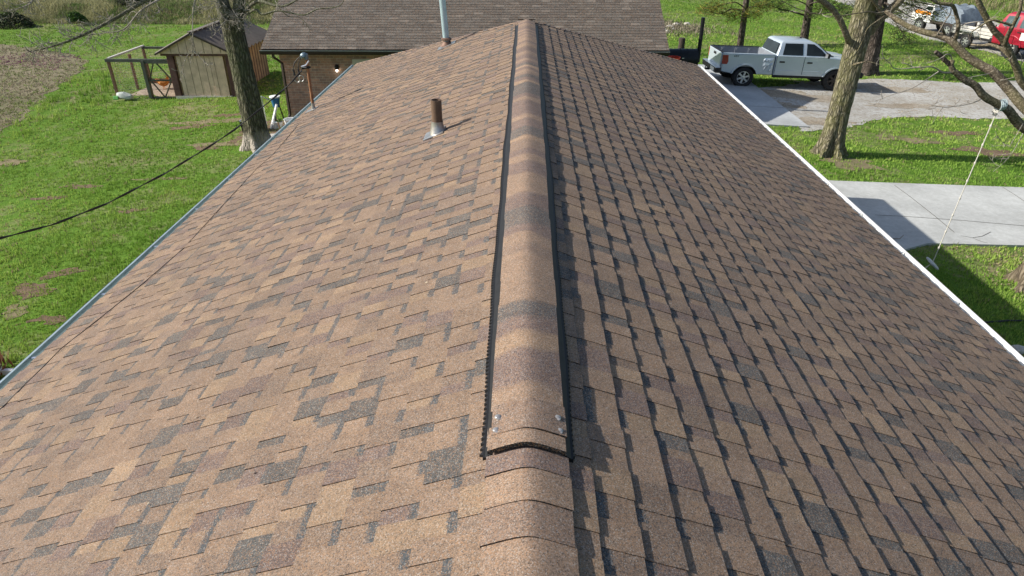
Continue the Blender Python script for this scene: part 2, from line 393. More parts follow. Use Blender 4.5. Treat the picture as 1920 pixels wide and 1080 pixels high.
def fast_mesh(name, V, F, cols, mat, nper):
    """V (n,3), F (m,nper) numpy; cols (m,3) one colour per face"""
    me = bpy.data.meshes.new(name); m = len(F)
    me.vertices.add(len(V)); me.vertices.foreach_set('co', V.astype(np.float32).ravel())
    me.loops.add(m*nper); me.loops.foreach_set('vertex_index', F.astype(np.int32).ravel())
    me.polygons.add(m); me.polygons.foreach_set('loop_start', np.arange(0, m*nper, nper, dtype=np.int32))
    me.update(calc_edges=True)
    ca = me.attributes.new('Col', 'FLOAT_COLOR', 'CORNER')
    c4 = np.ones((m, 4), np.float32); c4[:, :3] = cols
    ca.data.foreach_set('color', np.repeat(c4, nper, axis=0).ravel())
    me.materials.append(mat)
    o = bpy.data.objects.new(name, me); COL.objects.link(o)
    return o
def in_poly(x, y, poly):
    ins = np.zeros(x.shape, bool); n = len(poly)
    for i in range(n):
        x1, y1 = poly[i][0], poly[i][1]; x2, y2 = poly[(i+1) % n][0], poly[(i+1) % n][1]
        cnd = ((y1 > y) != (y2 > y)) & (x < (x2-x1)*(y-y1)/((y2-y1) if abs(y2-y1) > 1e-9 else 1e-9)+x1)
        ins ^= cnd
    return ins
def sheet(name, poly, mat, lift, thick=0.0):
    """a sheet laid on the ground along the outline poly [(x,y),...], following the slope"""
    bm = bmesh.new()
    f = bm.faces.new([bm.verts.new((p[0], p[1], 0)) for p in poly])
    for xk in (-14, -3.4, 3.4, 14):
        bmesh.ops.bisect_plane(bm, geom=bm.verts[:]+bm.edges[:]+bm.faces[:], plane_co=(xk, 0, 0), plane_no=(1, 0, 0))
    bmesh.ops.triangulate(bm, faces=bm.faces[:])
    if thick:
        r = bmesh.ops.extrude_face_region(bm, geom=bm.faces[:])
        up = [v for v in r['geom'] if isinstance(v, bmesh.types.BMVert)]
        for v in bm.verts: v.co.z = gz(v.co.x)-0.05
        for v in up: v.co.z = gz(v.co.x)+lift
    else:
        for v in bm.verts: v.co.z = gz(v.co.x)+lift
    bmesh.ops.recalc_face_normals(bm, faces=bm.faces[:])
    me = bpy.data.meshes.new(name); bm.to_mesh(me); bm.free(); me.materials.append(mat)
    if not thick and me.polygons[0].normal.z < 0: me.flip_normals()
    o = bpy.data.objects.new(name, me); COL.objects.link(o); o['kind'] = 'structure'
    return o
def ragged(poly, step=0.35, amp=0.12, seed=1):
    r = random.Random(seed); out = []
    for i in range(len(poly)):
        a = Vector(poly[i][:2]); b = Vector(poly[(i+1) % len(poly)][:2]); n = max(1, int((b-a).length/step))
        nn = (b-a).normalized(); nn = Vector((-nn.y, nn.x))
        for k in range(n):
            out.append(tuple(a.lerp(b, k/n)+nn*r.uniform(-amp, amp)))
    return out
def GP(l): return [tuple(gp(*p)[:2]) for p in l]

#BEGIN_GROUND
# ------------------------------------------------------------------ the setting: ground, drive, path, field, bank
def ground():
    xs = [-500, -120, -60, -30, -14, -8, -3.4, 3.4, 8, 14, 30, 60, 120, 500]
    ys = [-150, -40, -10, 0, 10, 20, 30, 40, 60, 100, 200, 700]
    V = [(x, y, gz(x)) for y in ys for x in xs]; n = len(xs)
    F = [(j*n+i, j*n+i+1, (j+1)*n+i+1, (j+1)*n+i) for j in range(len(ys)-1) for i in range(n-1)]
    me = bpy.data.meshes.new('ground'); me.from_pydata(V, [], F); me.materials.append(MT['ground'])
    o = bpy.data.objects.new('ground', me); COL.objects.link(o); o['kind'] = 'structure'
ground()
P_GRAVEL = GP([(1399, 166), (1452, 163), (1530, 152), (1590, 149), (1660, 148), (1740, 152), (1820, 157), (1925, 150)])+[(40, 29.5), (40, 21.5)]+GP([(1925, 221), (1830, 224), (1740, 218), (1655, 222), (1605, 236), (1560, 244), (1504, 247)])
sheet('gravel_drive', ragged(P_GRAVEL, 0.3, 0.10, 3), MT['gravel'], 0.012)
P_PATH = [(5.2, 30.5)]+GP([(1375, 143), (1404, 163), (1507, 245)])+[(5.2, 22.0)]
P_PATH = [(5.0, 31.5), (9.1, 31.5), (9.15, 21.9), (5.0, 21.9)]
sheet('concrete_path', P_PATH, MT['conc2'], 0.045, thick=1)
P_DRIVE = [(3.4, 16.9)]+[tuple(gp(1563, 342)[:2])]+GP([(1700, 347), (1930, 355)])+[(26, 17.6), (26, 12.2)]+GP([(1930, 464), (1790, 461)])+[tuple(gp(1738, 460)[:2]), tuple(gp(1708, 468)[:2]), (6.9, 12.2), (3.4, 12.2)]
sheet('concrete_driveway', P_DRIVE, MT['conc'], 0.05, thick=1)
def joint_strip(name, pts, wid=0.018, lift=0.0545):
    mb = MB()
    for a, b in zip(pts, pts[1:]):
        a = Vector(a[:2]); b = Vector(b[:2]); n = (b-a).normalized(); n = Vector((-n.y, n.x))*wid/2
        q = [a-n, b-n, b+n, a+n]
        mb.add([(p.x, p.y, gz(p.x)+lift) for p in q], [(0, 1, 2, 3)])
    o = mb.build(name, MT['joint'], None); o['kind'] = 'structure'; return o
joint_strip('driveway_joint', GP([(1640, 407), (1700, 410), (1800, 417), (1925, 428)]))
joint_strip('driveway_joint', GP([(1676, 351), (1706, 373), (1750, 408), (1788, 440)]))
joint_strip('driveway_joint', GP([(1878, 354), (1900, 368), (1925, 385)]))
joint_strip('driveway_crack', GP([(1800, 446), (1822, 450), (1840, 447), (1856, 439)]), 0.014)
joint_strip('driveway_crack', GP([(1822, 450), (1838, 457), (1850, 460)]), 0.012)
for a, b in (((1432, 163), (1360, 165)), ((1456, 204), (1395, 202))):
    y = gp(*a).y; joint_strip('path_joint', [(5.1, y), (9.1, y)], 0.03, 0.0495)
# road far right and rough grass past it
P_ROAD = GP([(1562, 0), (1600, 14), (1640, 32), (1690, 56), (1740, 74), (1800, 84), (1930, 119)])+[(27, 31), (33, 31), (31, 40)]+GP([(1930, 62), (1800, 20), (1720, 0)])+[(26, 62), (17, 62)]
sheet('farm_road', ragged(P_ROAD, 0.6, 0.12, 9), MT['gravel'], 0.010)
# bare field on the left
P_FIELD = GP([(-60, 85), (0, 84), (60, 90), (120, 99), (148, 105), (160, 114), (156, 132), (130, 150), (92, 172), (60, 196), (35, 222), (0, 250), (-80, 262)])
sheet('stubble_field', ragged(P_FIELD, 0.5, 0.22, 5), MT['field'], 0.008)
P_PEN = GP([(246, 179), (284, 157), (345, 154), (345, 180)])
sheet('pen_dirt', ragged(P_PEN, 0.3, 0.1, 6), MT['dirt'], 0.010)
P_MULCH = GP([(498, 228), (548, 205), (560, 300), (500, 300)])
P_MULCH = [(-9.0, 20.8), (-8.6, 22.3), (-5.5, 22.3), (-5.0, 17.5), (-7.6, 19.4)]
sheet('bare_soil', ragged(P_MULCH, 0.3, 0.16, 8), MT['mulch'], 0.009)
def blob(px, py, rx, ry, seed):
    c = gp(px, py); r = random.Random(seed); ph = [r.uniform(0, 6.3) for _ in range(3)]
    return [(c.x+math.cos(a)*rx*k, c.y+math.sin(a)*ry*k) for a, k in ((2*math.pi*i/26, 1+.28*math.sin(2*2*math.pi*i/26+ph[0])+.22*math.sin(5*2*math.pi*i/26+ph[1])+r.uniform(-.12, .12)) for i in range(26))]
P_WORN = [blob(395, 228, 1.1, .35, 1), blob(360, 238, .7, .25, 2), blob(432, 216, .55, .25, 3), blob(425, 270, .9, .3, 4), blob(385, 278, .5, .16, 5), blob(450, 262, .4, .3, 6), blob(18, 305, .35, .4, 7), blob(88, 372, .4, .15, 8),
          blob(60, 545, .35, .3, 9), blob(28, 585, .25, .2, 10), blob(95, 600, .3, .16, 11), blob(150, 350, .5, .14, 12), blob(300, 335, .6, .12, 13), blob(250, 395, .3, .14, 14), blob(120, 512, .35, .18, 15), blob(1700, 262, .8, .4, 16), blob(1850, 285, .9, .4, 17), blob(1790, 250, .7, .3, 18), blob(1590, 305, .9, .5, 19)]
for i, p in enumerate(P_WORN): sheet('bare_patch', ragged(p, 0.2, 0.05, 20+i), MT['mulch'] if i % 3 else MT['patch'], 0.006+.0002*i)
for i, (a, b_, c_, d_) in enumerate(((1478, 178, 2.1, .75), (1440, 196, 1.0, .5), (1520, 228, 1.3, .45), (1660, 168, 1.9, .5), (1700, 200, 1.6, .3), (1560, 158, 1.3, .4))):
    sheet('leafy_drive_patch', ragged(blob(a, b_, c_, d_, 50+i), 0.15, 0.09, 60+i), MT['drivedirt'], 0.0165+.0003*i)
# the bank that closes the lawn on the left
def bank():
    bm = bmesh.new(); r = random.Random(3)
    xs = [-130+i*1.0 for i in range(122)]; prof = [(46.0, -0.02), (46.6, 0.18), (47.4, 0.5), (48.2, 0.72), (49.2, 0.82), (51, 0.86), (80, 1.0), (200, 1.2)]
    rows = []
    for (y, h) in prof:
        row = []
        for x in xs:
            k = max(0.0, min(1.0, (-9.5-x)/4.0))
            row.append(bm.verts.new((x, y+(r.uniform(-.25, .25) if 46 < y < 50 else 0), -0.742+h*k*(1+r.uniform(-.12, .12) if h > 0.1 else 1)-0.02*(1-k))))
        rows.append(row)
    for a, b in zip(rows, rows[1:]):
        for i in range(len(xs)-1): bm.faces.new((a[i], a[i+1], b[i+1], b[i]))
    me = bpy.data.meshes.new('grassy_bank'); bm.to_mesh(me); bm.free(); me.materials.append(MT['bank'])
    me.polygons.foreach_set('use_smooth', [True]*len(me.polygons))
    o = bpy.data.objects.new('grassy_bank', me); COL.objects.link(o); o['kind'] = 'structure'
bank()
#END_GROUND
#BEGIN_HOUSE
# ------------------------------------------------------------------ shingled slopes
def shingle_slope(name, O, U, S, N, length, depth, ex, parent, mat, mode='laminated', seed=1, tb=0.0085, tooth=0.0040, lo=None, hi=None):
    r = random.Random(seed); O, U, S, N = Vector(O), Vector(U), Vector(S), Vector(N)
    V = []; F = []; C = []; D = []
    BLK = (0.018, 0.016, 0.015)
    def quad(ps, c, d):
        o = len(V); V.extend(O+U*p[0]+S*p[1]+N*p[2] for p in ps); F.append((o, o+1, o+2, o+3)); C.append(c); D.append(d)
    TAN_ = (0.197, 0.145, 0.108); LTAN = (0.228, 0.168, 0.117); MAUVE = (0.138, 0.105, 0.094); SLATE = (0.086, 0.086, 0.084); BRN = (0.168, 0.128, 0.101)
    last = [None]
    def pick(gap):
        x = r.random()
        c = TAN_ if x < .42 else BRN if x < .62 else LTAN if x < .73 else MAUVE if x < .865 else SLATE
        k = r.uniform(.9, 1.09)
        if c in (SLATE, MAUVE) and last[0] in (SLATE, MAUVE): c = TAN_ if r.random() < .6 else BRN
        last[0] = c; return tuple(v*k for v in c)
    quad([(0, 0, -0.004), (length, 0, -0.004), (hi(depth) if hi else length, depth, -0.004), (lo(depth) if lo else 0, depth, -0.004)], (0.1, 0.08, 0.07), [(0, 0, 0)]*4)
    n = int(math.ceil(depth/ex))
    for k in range(n):
        s0 = k*ex; s1 = min(depth, (k+1)*ex+0.02); vt = (s1-s0)/ex
        u = -r.random()*0.5; gap = r.random() < .5
        while u < length:
            if mode == 'laminated':
                wd = r.uniform(.045, .11) if gap else r.uniform(.075, .155)
            else: wd = 0.30
            a, b = max(0, u), min(length, u+wd)
            lo0, lo1 = (lo(s0), lo(s1)) if lo else (0, 0); hi0, hi1 = (hi(s0), hi(s1)) if hi else (length, length)
            if b-a > 0.004 and b > lo0 and a < hi0:
                lift = r.uniform(0, .0012)+ (0.003 if r.random() < .03 else 0)
                if mode == 'laminated':
                    h0 = tb+(0 if gap else tooth)+lift; h1 = 0.0012+(0 if gap else tooth*.55)
                    band = (1.0 if r.random() < .85 else 0) if gap else (1.0 if r.random() < .06 else 0)
                    c = pick(gap); j = r.uniform(-.002, .0015) if not gap else 0.0015
                else:
                    h0 = tb+lift; h1 = 0.001; band = 1.0; j = r.uniform(-.003, .003)
                    g = r.uniform(.76, 1.16); c = (0.082*g, 0.079*g, 0.072*g) if r.random() < .86 else (0.120*g, 0.112*g, 0.100*g)
                    a += 0.004
                e = s0+j
                a1, b1 = max(a, lo1), min(b, hi1); a, b = max(a, lo0), min(b, hi0)
                if b1 < a1: a1 = b1 = (a1+b1)/2
                quad([(a, e, h0), (b, e, h0), (b1, s1, h1), (a1, s1, h1)], c, [(0, band, 0), (0, band, 0), (vt, band, 0), (vt, band, 0)])
                quad([(a, e, -.004), (b, e, -.004), (b, e, h0), (a, e, h0)], BLK, [(0, 0, 0)]*4)
                if mode == 'laminated' and not gap:
                    quad([(a, e, 0), (a, e, h0), (a1, s1, h1), (a1, s1, 0)], BLK, [(0, 0, 0)]*4)
                    quad([(b, e, 0), (b1, s1, 0), (b1, s1, h1), (b, e, h0)], BLK, [(0, 0, 0)]*4)
            u += wd
            if mode == 'laminated': gap = not gap if r.random() < .86 else gap
    loc = parent.location if parent else Vector((0, 0, 0))
    me = bpy.data.meshes.new(name); me.from_pydata([tuple(v-loc) for v in V], [], F); me.materials.append(mat)
    ca = me.attributes.new('Col', 'FLOAT_COLOR', 'CORNER'); ca.data.foreach_set('color', [x for c in C for _ in range(4) for x in c+(1.0,)])
    da = me.attributes.new('Dat', 'FLOAT_COLOR', 'CORNER'); da.data.foreach_set('color', [x for d in D for q in d for x in tuple(q)+(1.0,)])
    me.update()
    o = bpy.data.objects.new(name, me); COL.objects.link(o); o.parent = parent
    return o

Y0, Y1, XE = -5.0, 11.12, 3.68; YC = Y1+XE+.5; ZE = RIDGE-M*XE
house = empty('house', (0, 4.75, 0), 'house under the long brown shingle hip roof with black edged ridge vent', 'house')
al = math.atan(M); ca_, sa_ = math.cos(al), math.sin(al); SLEN = XE/ca_; EXPO = 0.1387
sl_l = shingle_slope('roof_slope', (-XE, Y0, ZE), (0, 1, 0), (ca_, 0, sa_), (-sa_, 0, ca_), YC-Y0, SLEN, EXPO, house, MT['shingle'], seed=5, hi=lambda q: YC-Y0-q*ca_*(YC-Y1)/XE)
sl_r = shingle_slope('roof_slope', (XE, Y0, ZE), (0, 1, 0), (-ca_, 0, sa_), (sa_, 0, ca_), YC-Y0, SLEN, EXPO, house, MT['shingle'], seed=9, hi=lambda q: YC-Y0-q*ca_*(YC-Y1)/XE)
a2 = math.atan((RIDGE-ZE)/(YC-Y1)); c2_, s2_ = math.cos(a2), math.sin(a2)
shingle_slope('roof_slope', (XE, YC, ZE), (-1, 0, 0), (0, -c2_, s2_), (0, s2_, c2_), 2*XE, (YC-Y1)/c2_, EXPO, house, MT['shingle'], seed=13, lo=lambda q: q*c2_*XE/(YC-Y1), hi=lambda q: 2*XE-q*c2_*XE/(YC-Y1))
# deck, soffit and walls
mb = MB(); e_ = XE-.03
dv = [(-e_, Y0+.01, ZE-.03), (e_, Y0+.01, ZE-.03), (e_, YC-.03, ZE-.03), (-e_, YC-.03, ZE-.03), (0, Y0+.01, RIDGE-.03), (0, Y1, RIDGE-.03), (-e_, Y0+.01, ZE-.16), (e_, Y0+.01, ZE-.16), (e_, YC-.03, ZE-.16), (-e_, YC-.03, ZE-.16)]
mb.add(dv, [(0, 4, 5, 3), (1, 2, 5, 4), (2, 3, 5), (0, 1, 4), (0, 6, 7, 1), (1, 7, 8, 2), (2, 8, 9, 3), (3, 9, 6, 0), (6, 9, 8, 7)])
mb.build('roof_deck', MT['darktrim'], house)
mb = MB(); mb.box((0, (Y0+YC)/2, (ZE-.17-.5)/2), (2*XE-.8, YC-Y0-.8, ZE-.17+.5)); mb.build('wall', MT['brick'], house)
# caps down the two hips
def hip_caps(sx):
    r = random.Random(3+sx); P0 = Vector((sx*XE, YC, ZE)); P1 = Vector((0, Y1, RIDGE)); n = int((P1-P0).length/EXPO); V = []; F = []; C = []
    for i in range(n):
        c = r.choice(PAL)
        a = P0.lerp(P1, i/n); b = P0.lerp(P1, (i+1.12)/n)
        for side in (-1, 1):
            g = Vector((0, -.125, 0)) if side < 0 else Vector((-sx*.125, 0, 0))
            o = len(V)
            for p, h in ((a, .017), (b, .010)): V.extend([p+Vector((0, 0, h)), p+g+Vector((0, 0, h)), p+g+Vector((0, 0, h-.006))])
            F.extend([(o, o+1, o+4, o+3), (o+1, o+2, o+5, o+4), (o, o+2, o+1)]); C.extend([c, (.02,)*3, (.02,)*3])
    me = bpy.data.meshes.new('hip_cap'); me.from_pydata([tuple(v-house.location) for v in V], [], F); me.materials.append(MT['cap'])
    cl = me.attributes.new('Col', 'FLOAT_COLOR', 'CORNER'); buf = []
    for p in me.polygons: buf += list(C[p.index]+(1.0,))*p.loop_total
    cl.data.foreach_set('color', buf); o = bpy.data.objects.new('hip_cap', me); COL.objects.link(o); o.parent = house
# ridge caps below the vent, then the vent itself
def cap_profile(x, h): return RIDGE+h-M*1.06*(math.sqrt(x*x+.034*.034)-.034)
PAL = [(0.234, 0.170, 0.126)]*3+[(0.192, 0.142, 0.112)]*2+[(0.150, 0.114, 0.103)]*3+[(0.098, 0.094, 0.092)]*2+[(0.266, 0.19, 0.132)]
def caps(name, ya, yb, ex, half, h, th, toward, seed, bands=1, parent=house):
    """overlapping arched cap shingles; toward=-1 shows the cut edges to the near end"""
    r = random.Random(seed); V = []; F = []; C = []; nx = 14
    y = ya; P_ = PAL if bands > 1 else PAL[:8]; nextpal = [r.choice(P_) for _ in range(bands)]
    xs = [-half+2*half*i/nx for i in range(nx+1)]
    while y < yb-1e-4:
        e = min(yb, y+ex); o = len(V); rows = [i/16 for i in range(17)] if bands > 1 else [0, .3, .7, 1.0]
        pal = nextpal; nextpal = [r.choice(P_) for _ in range(bands)]
        jx = r.uniform(-.004, .004); ph = r.uniform(0, 6)
        for q, t in enumerate(rows):
            yy = y+(e-y+0.012)*t; hh = h+(th*(1-t) if toward < 0 else th*t)
            for x in xs:
                V.append((x+jx, yy+0.006*math.sin(x*30+ph)*(0 < t < 1), cap_profile(x, hh)))
                if bands > 1:
                    tt = t*bands+.16*math.sin(x*11+ph)+.08*math.sin(x*27+ph*2); i0 = max(0, min(bands-1, int(tt))); fr = tt-i0
                    nxt = pal[i0+1] if i0+1 < bands else nextpal[0]; k = max(0, min(1, (fr-.72)/.28))
                    c = tuple(pal[i0][z]*(1-k)+nxt[z]*k for z in range(3))
                else: c = pal[0]
                C.append(c)
        for q in range(len(rows)-1):
            for i in range(nx):
                a = o+q*(nx+1)+i; F.append((a, a+1, a+nx+2, a+nx+1))
        # cut edge
        q = 0 if toward < 0 else len(rows)-1; o2 = len(V)
        for x in xs:
            p = V[o+q*(nx+1)+xs.index(x)]; V.append(p); V.append((p[0], p[1], p[2]-th-.003)); C += [(0.016,)*3]*2
        for i in range(nx): F.append((o2+2*i, o2+2*i+1, o2+2*i+3, o2+2*i+2))
        for sgn, i in ((-1, 0), (1, nx)):        # side edges
            o3 = len(V)
            for q2 in range(len(rows)):
                p = V[o+q2*(nx+1)+i]; V.append(p); V.append((p[0], p[1], p[2]-.005)); C += [(0.02,)*3]*2
            for q2 in range(len(rows)-1): F.append((o3+2*q2, o3+2*q2+1, o3+2*q2+3, o3+2*q2+2))
        y = e
    loc = parent.location
    me = bpy.data.meshes.new(name); me.from_pydata([tuple(Vector(v)-loc) for v in V], [], F); me.materials.append(MT['cap'])
    bm = bmesh.new(); bm.from_mesh(me); bmesh.ops.recalc_face_normals(bm, faces=bm.faces); bm.to_mesh(me); bm.free()
    ca = me.attributes.new('Col', 'FLOAT_COLOR', 'CORNER')
    buf = []
    for lp in me.loops: buf += list(C[lp.vertex_index])+[1.0]
    ca.data.foreach_set('color', buf)
    me.polygons.foreach_set('use_smooth', [True]*len(me.polygons)); me.set_sharp_from_angle(angle=R(30))
    o = bpy.data.objects.new(name, me); COL.objects.link(o); o.parent = house
    return o
YV = 1.635
hip_caps(-1); hip_caps(1)
caps('ridge_cap', Y0, YV+.13, 0.131, 0.131, 0.010, 0.005, -1, 4)
HV = 0.027
vent = MB()
# louvred black plastic body: a side strip on each side with saw-tooth rim, and the sheet below the caps
for s in (-1, 1):
    x0, x1 = .124, .146
    z = lambda x, h: RIDGE+h-M*x
    rv = random.Random(40+s); yy = YV+.005
    xbase = .146
    def xw(y): return xbase+.014*min(1, max(0, (y-YV)/2.2))+.0035*math.sin(y*3.1+s)+.002*math.sin(y*9.3)
    sect = lambda x1: [(s*(x0-.006), z(x0, .006)), (s*x1, z(x1, .004)), (s*x1, z(x1, .022)), (s*(x1-.007), z(x1, HV-.004)), (s*(x0-.006), z(x0, HV+.004))]
    ys_ = [YV+.005+i*.18 for i in range(int((Y1-.16-YV)/.18)+1)]; vs_ = []; fs_ = []
    for y in ys_: vs_ += [(u, y, v_) for u, v_ in sect(xw(y))]
    for i in range(len(ys_)-1):
        for j in range(5): fs_.append((i*5+j, i*5+(j+1) % 5, (i+1)*5+(j+1) % 5, (i+1)*5+j))
    fs_ += [(0, 1, 2, 3, 4), tuple(len(vs_)-5+j for j in range(5))]; vent.add(vs_, fs_)
    y = YV+.02; k = 0
    while y < Y1-.2:
        step = .034 if y > 6 else .026
        x1 = xw(y); zz = z(x1, .012)
        tq = .012 if s < 0 else .006
        vent.add([(s*x1, y, zz+.008), (s*x1, y+step*.8, zz+.008), (s*(x1+tq), y+step*.2, zz+.004), (s*x1, y, zz-.008), (s*x1, y+step*.8, zz-.008), (s*(x1+tq), y+step*.2, zz-.010)],
                 [(0, 1, 2), (3, 5, 4), (0, 2, 5, 3), (1, 4, 5, 2)])
        y += step
vp = vent.build('ridge_vent', MT['black'], house)
vb = MB()
for s in (-1, 1):
    pl = [(s*.0, cap_profile(0, HV-.006)), (s*.123, cap_profile(.123, HV-.006)), (s*.123, cap_profile(.123, HV-.012)), (s*0, cap_profile(0, HV-.012))]
    vb.prism(pl, YV+.03, Y1-.16)
vb.build('vent_sheet', MT['black'], vp)
caps('vent_cap', YV+.073, YV+.218, 0.145, 0.124, HV+.003, 0.006, -1, 8)
c2 = caps('vent_cap', YV+.205, Y1-.13, 0.235, 0.125, HV, 0.0025, 1, 21, 2)
c3 = caps('vent_end_cap', YV, YV+.11, 0.11, 0.125, HV-.001, 0.013, -1, 2)
for x in (-.102, .102):
    for y in (YV+.098, YV+.162):
        xx = x*(1.02 if y < YV+.15 else .98); z = cap_profile(xx, HV+.0065)
        b = MB(); b.lathe([(0.013, -.002), (0.012, .0008), (.009, .003), (.005, .0045), (0, .005)], 12, (xx, y, z))
        b.lathe([(0.006, 0), (.0055, .003), (0, .004)], 8, (xx+.004, y-.013, z-.001))
        b.build('sealed_nail', MT['sealant'], vp, True)
caps('ridge_cap', Y1-.13, Y1+.03, 0.16, 0.131, 0.012, 0.005, -1, 6)
# gutters
def gutter(s, mats, lipw):
    xe = s*(XE-.012); z0 = ZE-.035
    g = MB(); X = lambda d: xe+s*d
    outer = [(X(0), z0+.012), (X(0), z0-.10), (X(.085), z0-.10), (X(.092), z0-.065), (X(.120), z0-.025), (X(.120), z0+.022), (X(.103), z0+.022)]
    inner = [(X(.103), z0+.015), (X(.114), z0+.015), (X(.114), z0-.021), (X(.095), z0-.06), (X(.081), z0-.094), (X(.006), z0-.094), (X(.006), z0+.012)]
    g.m = 0; g.prism(outer+inner, Y0+.02, YC-.02)
    root = g.build('gutter', mats[0], house)
    e = MB(); e.prism([(X(.1215), z0-.026), (X(.126), z0-.026), (X(.126), z0+.020), (X(.1215), z0+.020)], Y0+.02, YC-.02)
    e.build('gutter_face', mats[1], root)
    for yy in (Y0+.03, YC-.03):
        c = MB(); c.prism([(X(.002), z0), (X(.002), z0-.108), (X(.084), z0-.098), (X(.116), z0-.025), (X(.116), z0+.010)], yy-.004, yy+.004); c.build('end_cap', mats[0], root)
    y = -3.3+.01
    ys = []
    yy = 5.2
    while yy > Y0: yy -= .98
    while yy < YC-.1:
        yy += .98
        if yy < YC: ys.append(yy)
    for yy in ys:
        h = MB(); h.box((X(.056), yy, z0+.010), (.11, .022, .004)); h.box((X(.02), yy, z0+.004), (.03, .03, .012)); h.build('gutter_hanger', MT['alu'], root)
    return root
gl = gutter(-1, (MT['gutgrey'], MT['lipdark']), .01); gr = gutter(1, (MT['white'], MT['brownpipe']), .01)
gl['label'] = 'dull grey metal gutter'; gr['label'] = 'bright white gutter with brown outer face'
dmb = MB(); dmb.prism([(-XE-.004, ZE-.006), (-XE+.05, ZE-.006+.05*M), (-XE+.05, ZE-.009+.05*M), (-XE-.004, ZE-.010)], Y0, Y1); dmb.build('drip_edge', MT['steel'], house)
# plumbing pipe with lead boot
def roof_frame(px, py):
    p = on_left_roof(px, py); return p
pb = on_left_roof(821, 250)
v = MB(); zb = pb.z-.02
v.lathe([(.062, zb), (.062, zb+.13), (.066, zb+.132), (.066, zb+.145)], 24, (pb.x, pb.y, 0)); 
vpipe = None
v = MB(); zt_ = atY(815, 187, pb.y).z; v.lathe([(.053, zb), (.053, zb+.13), (.049, zb+.135), (.049, zt_), (.042, zt_), (.042, zb+.10)], 26, (pb.x, pb.y, 0))
vpipe = v.build('vent_pipe', MT['brownpipe'], house, True); vpipe['label'] = 'short brown plumbing vent pipe'
def boot(c, rad, parent, plate=(.24, .20)):
    nrm = Vector((-sa_, 0, ca_)); up = Vector((ca_, 0, sa_)); b = MB()
    rot = Matrix((up, Vector((0, 1, 0)), nrm)).transposed()
    b.box(Vector(c)+nrm*.014+up*(-.03), (plate[1], plate[0], .006), rot)
    p = boot_pts = [(rad*1.6, .0), (rad*1.4, .03), (rad*1.18, .07), (rad*1.04, .10), (rad*1.04, .125)]
    n = 24; vs = []; fs = []
    for (rr, h) in p:
        for j in range(n):
            a = 2*math.pi*j/n; q = Vector((rr*math.cos(a), rr*math.sin(a), h))
            vs.append(Vector(c)+Vector((q.x, q.y, q.z-.01+M*q.x*max(0, 1-h/.1))))
    for i in range(len(p)-1):
        for j in range(n): fs.append((i*n+j, i*n+(j+1) % n, (i+1)*n+(j+1) % n, (i+1)*n+j))
    b.add(vs, fs)
    return b.build('flashing', MT['lead'], parent, True)
boot(pb, .053, vpipe)
# tall flue near the far end, leaning a little
fb = on_left_roof(838, 86); f = MB()
top = fb+Vector((-.09, -.02, 1.6))
f.tube([fb+Vector((0, 0, -.05)), fb.lerp(top, .5), top], [.054]*3, 24)
flue = f.build('flue_pipe', MT['flue'], house, True); flue['label'] = 'tall pale blue grey flue pipe'
f = MB(); f.lathe([(.12, .0), (.10, .02), (.075, .05), (.068, .08)], 24, (fb.x, fb.y, fb.z+.0)); f.lathe([(.064, .09), (.085, .095), (.088, .12), (.064, .135)], 24, (fb.x-.004, fb.y, fb.z))
f.build('storm_collar', MT['collar'], flue, True)
f = MB(); f.box(fb+Vector((0, -.05, .015)), (.32, .3, .006), Matrix((Vector((ca_, 0, sa_)), Vector((0, 1, 0)), Vector((-sa_, 0, ca_)))).transposed()); f.build('flashing', MT['lead'], flue)
# service mast with weatherhead
ms = on_left_roof(588, 206); mtop = Vector((ms.x, ms.y, atY(574, 104, ms.y).z))
m_ = MB(); m_.tube([ms+Vector((0, 0, -.06)), mtop], [.024, .022], 14)
mast = m_.build('service_mast', MT['rust'], house, True)
boot(ms, .026, mast, (.22, .2))
m_ = MB(); n = 16; vs = []; fs = []           # rounded hood
for i in range(7):
    a = i/6*math.pi*.5
    for j in range(n):
        b = 2*math.pi*j/n; vs.append(Vector((math.cos(b)*.085*math.cos(a)-.03, math.sin(b)*.06*math.cos(a), .02+math.sin(a)*.085)))
for i in range(6):
    for j in range(n): fs.append((i*n+j, i*n+(j+1) % n, (i+1)*n+(j+1) % n, (i+1)*n+j))
fs.append(tuple(range(n-1, -1, -1)))
rt = Matrix.Rotation(R(-28), 3, 'Y')
m_.add([rt @ p+mtop+Vector((.0, 0, -.03)) for p in vs], fs)
m_.v = [tuple((Vector(p)-mtop)*.8+mtop) for p in m_.v]
m_.lathe([(.03, -.06), (.034, -.055), (.034, .02), (.0, .03)], 12, mtop)
m_.build('weatherhead', MT['hood'], mast, True)
clamp = Vector((ms.x, ms.y, atY(577, 126, ms.y).z))
m_ = MB(); m_.lathe([(.026, -.02), (.034, -.015), (.034, .015), (.026, .02)], 12, clamp); m_.bar(clamp+Vector((-.09, -.02, -.02)), clamp+Vector((.05, .0, .0)), .02, .02); m_.build('mast_clamp', MT['black'], mast)
def arc(a, b, sag, n=12, side=Vector((0, 0, 0))):
    a, b = Vector(a), Vector(b); return [a.lerp(b, t/n)+Vector((0, 0, -sag*4*(t/n)*(1-t/n)))+side*4*(t/n)*(1-t/n) for t in range(n+1)]
for q, (px, py) in enumerate(((551, 138), (560, 137))):
    e = atY(px, py, ms.y-.05)
    m_ = MB(); m_.tube(arc(mtop+Vector((-.06, -.02-.03*q, .0)), e, -.02, 12, Vector((-.05+.035*q, 0, 0))), .007, 6)
    m_.tube([e+Vector((0, 0, .06)), e+Vector((.008, 0, -.03))], .015, 8); m_.build('drip_loop', MT['wire'], mast)
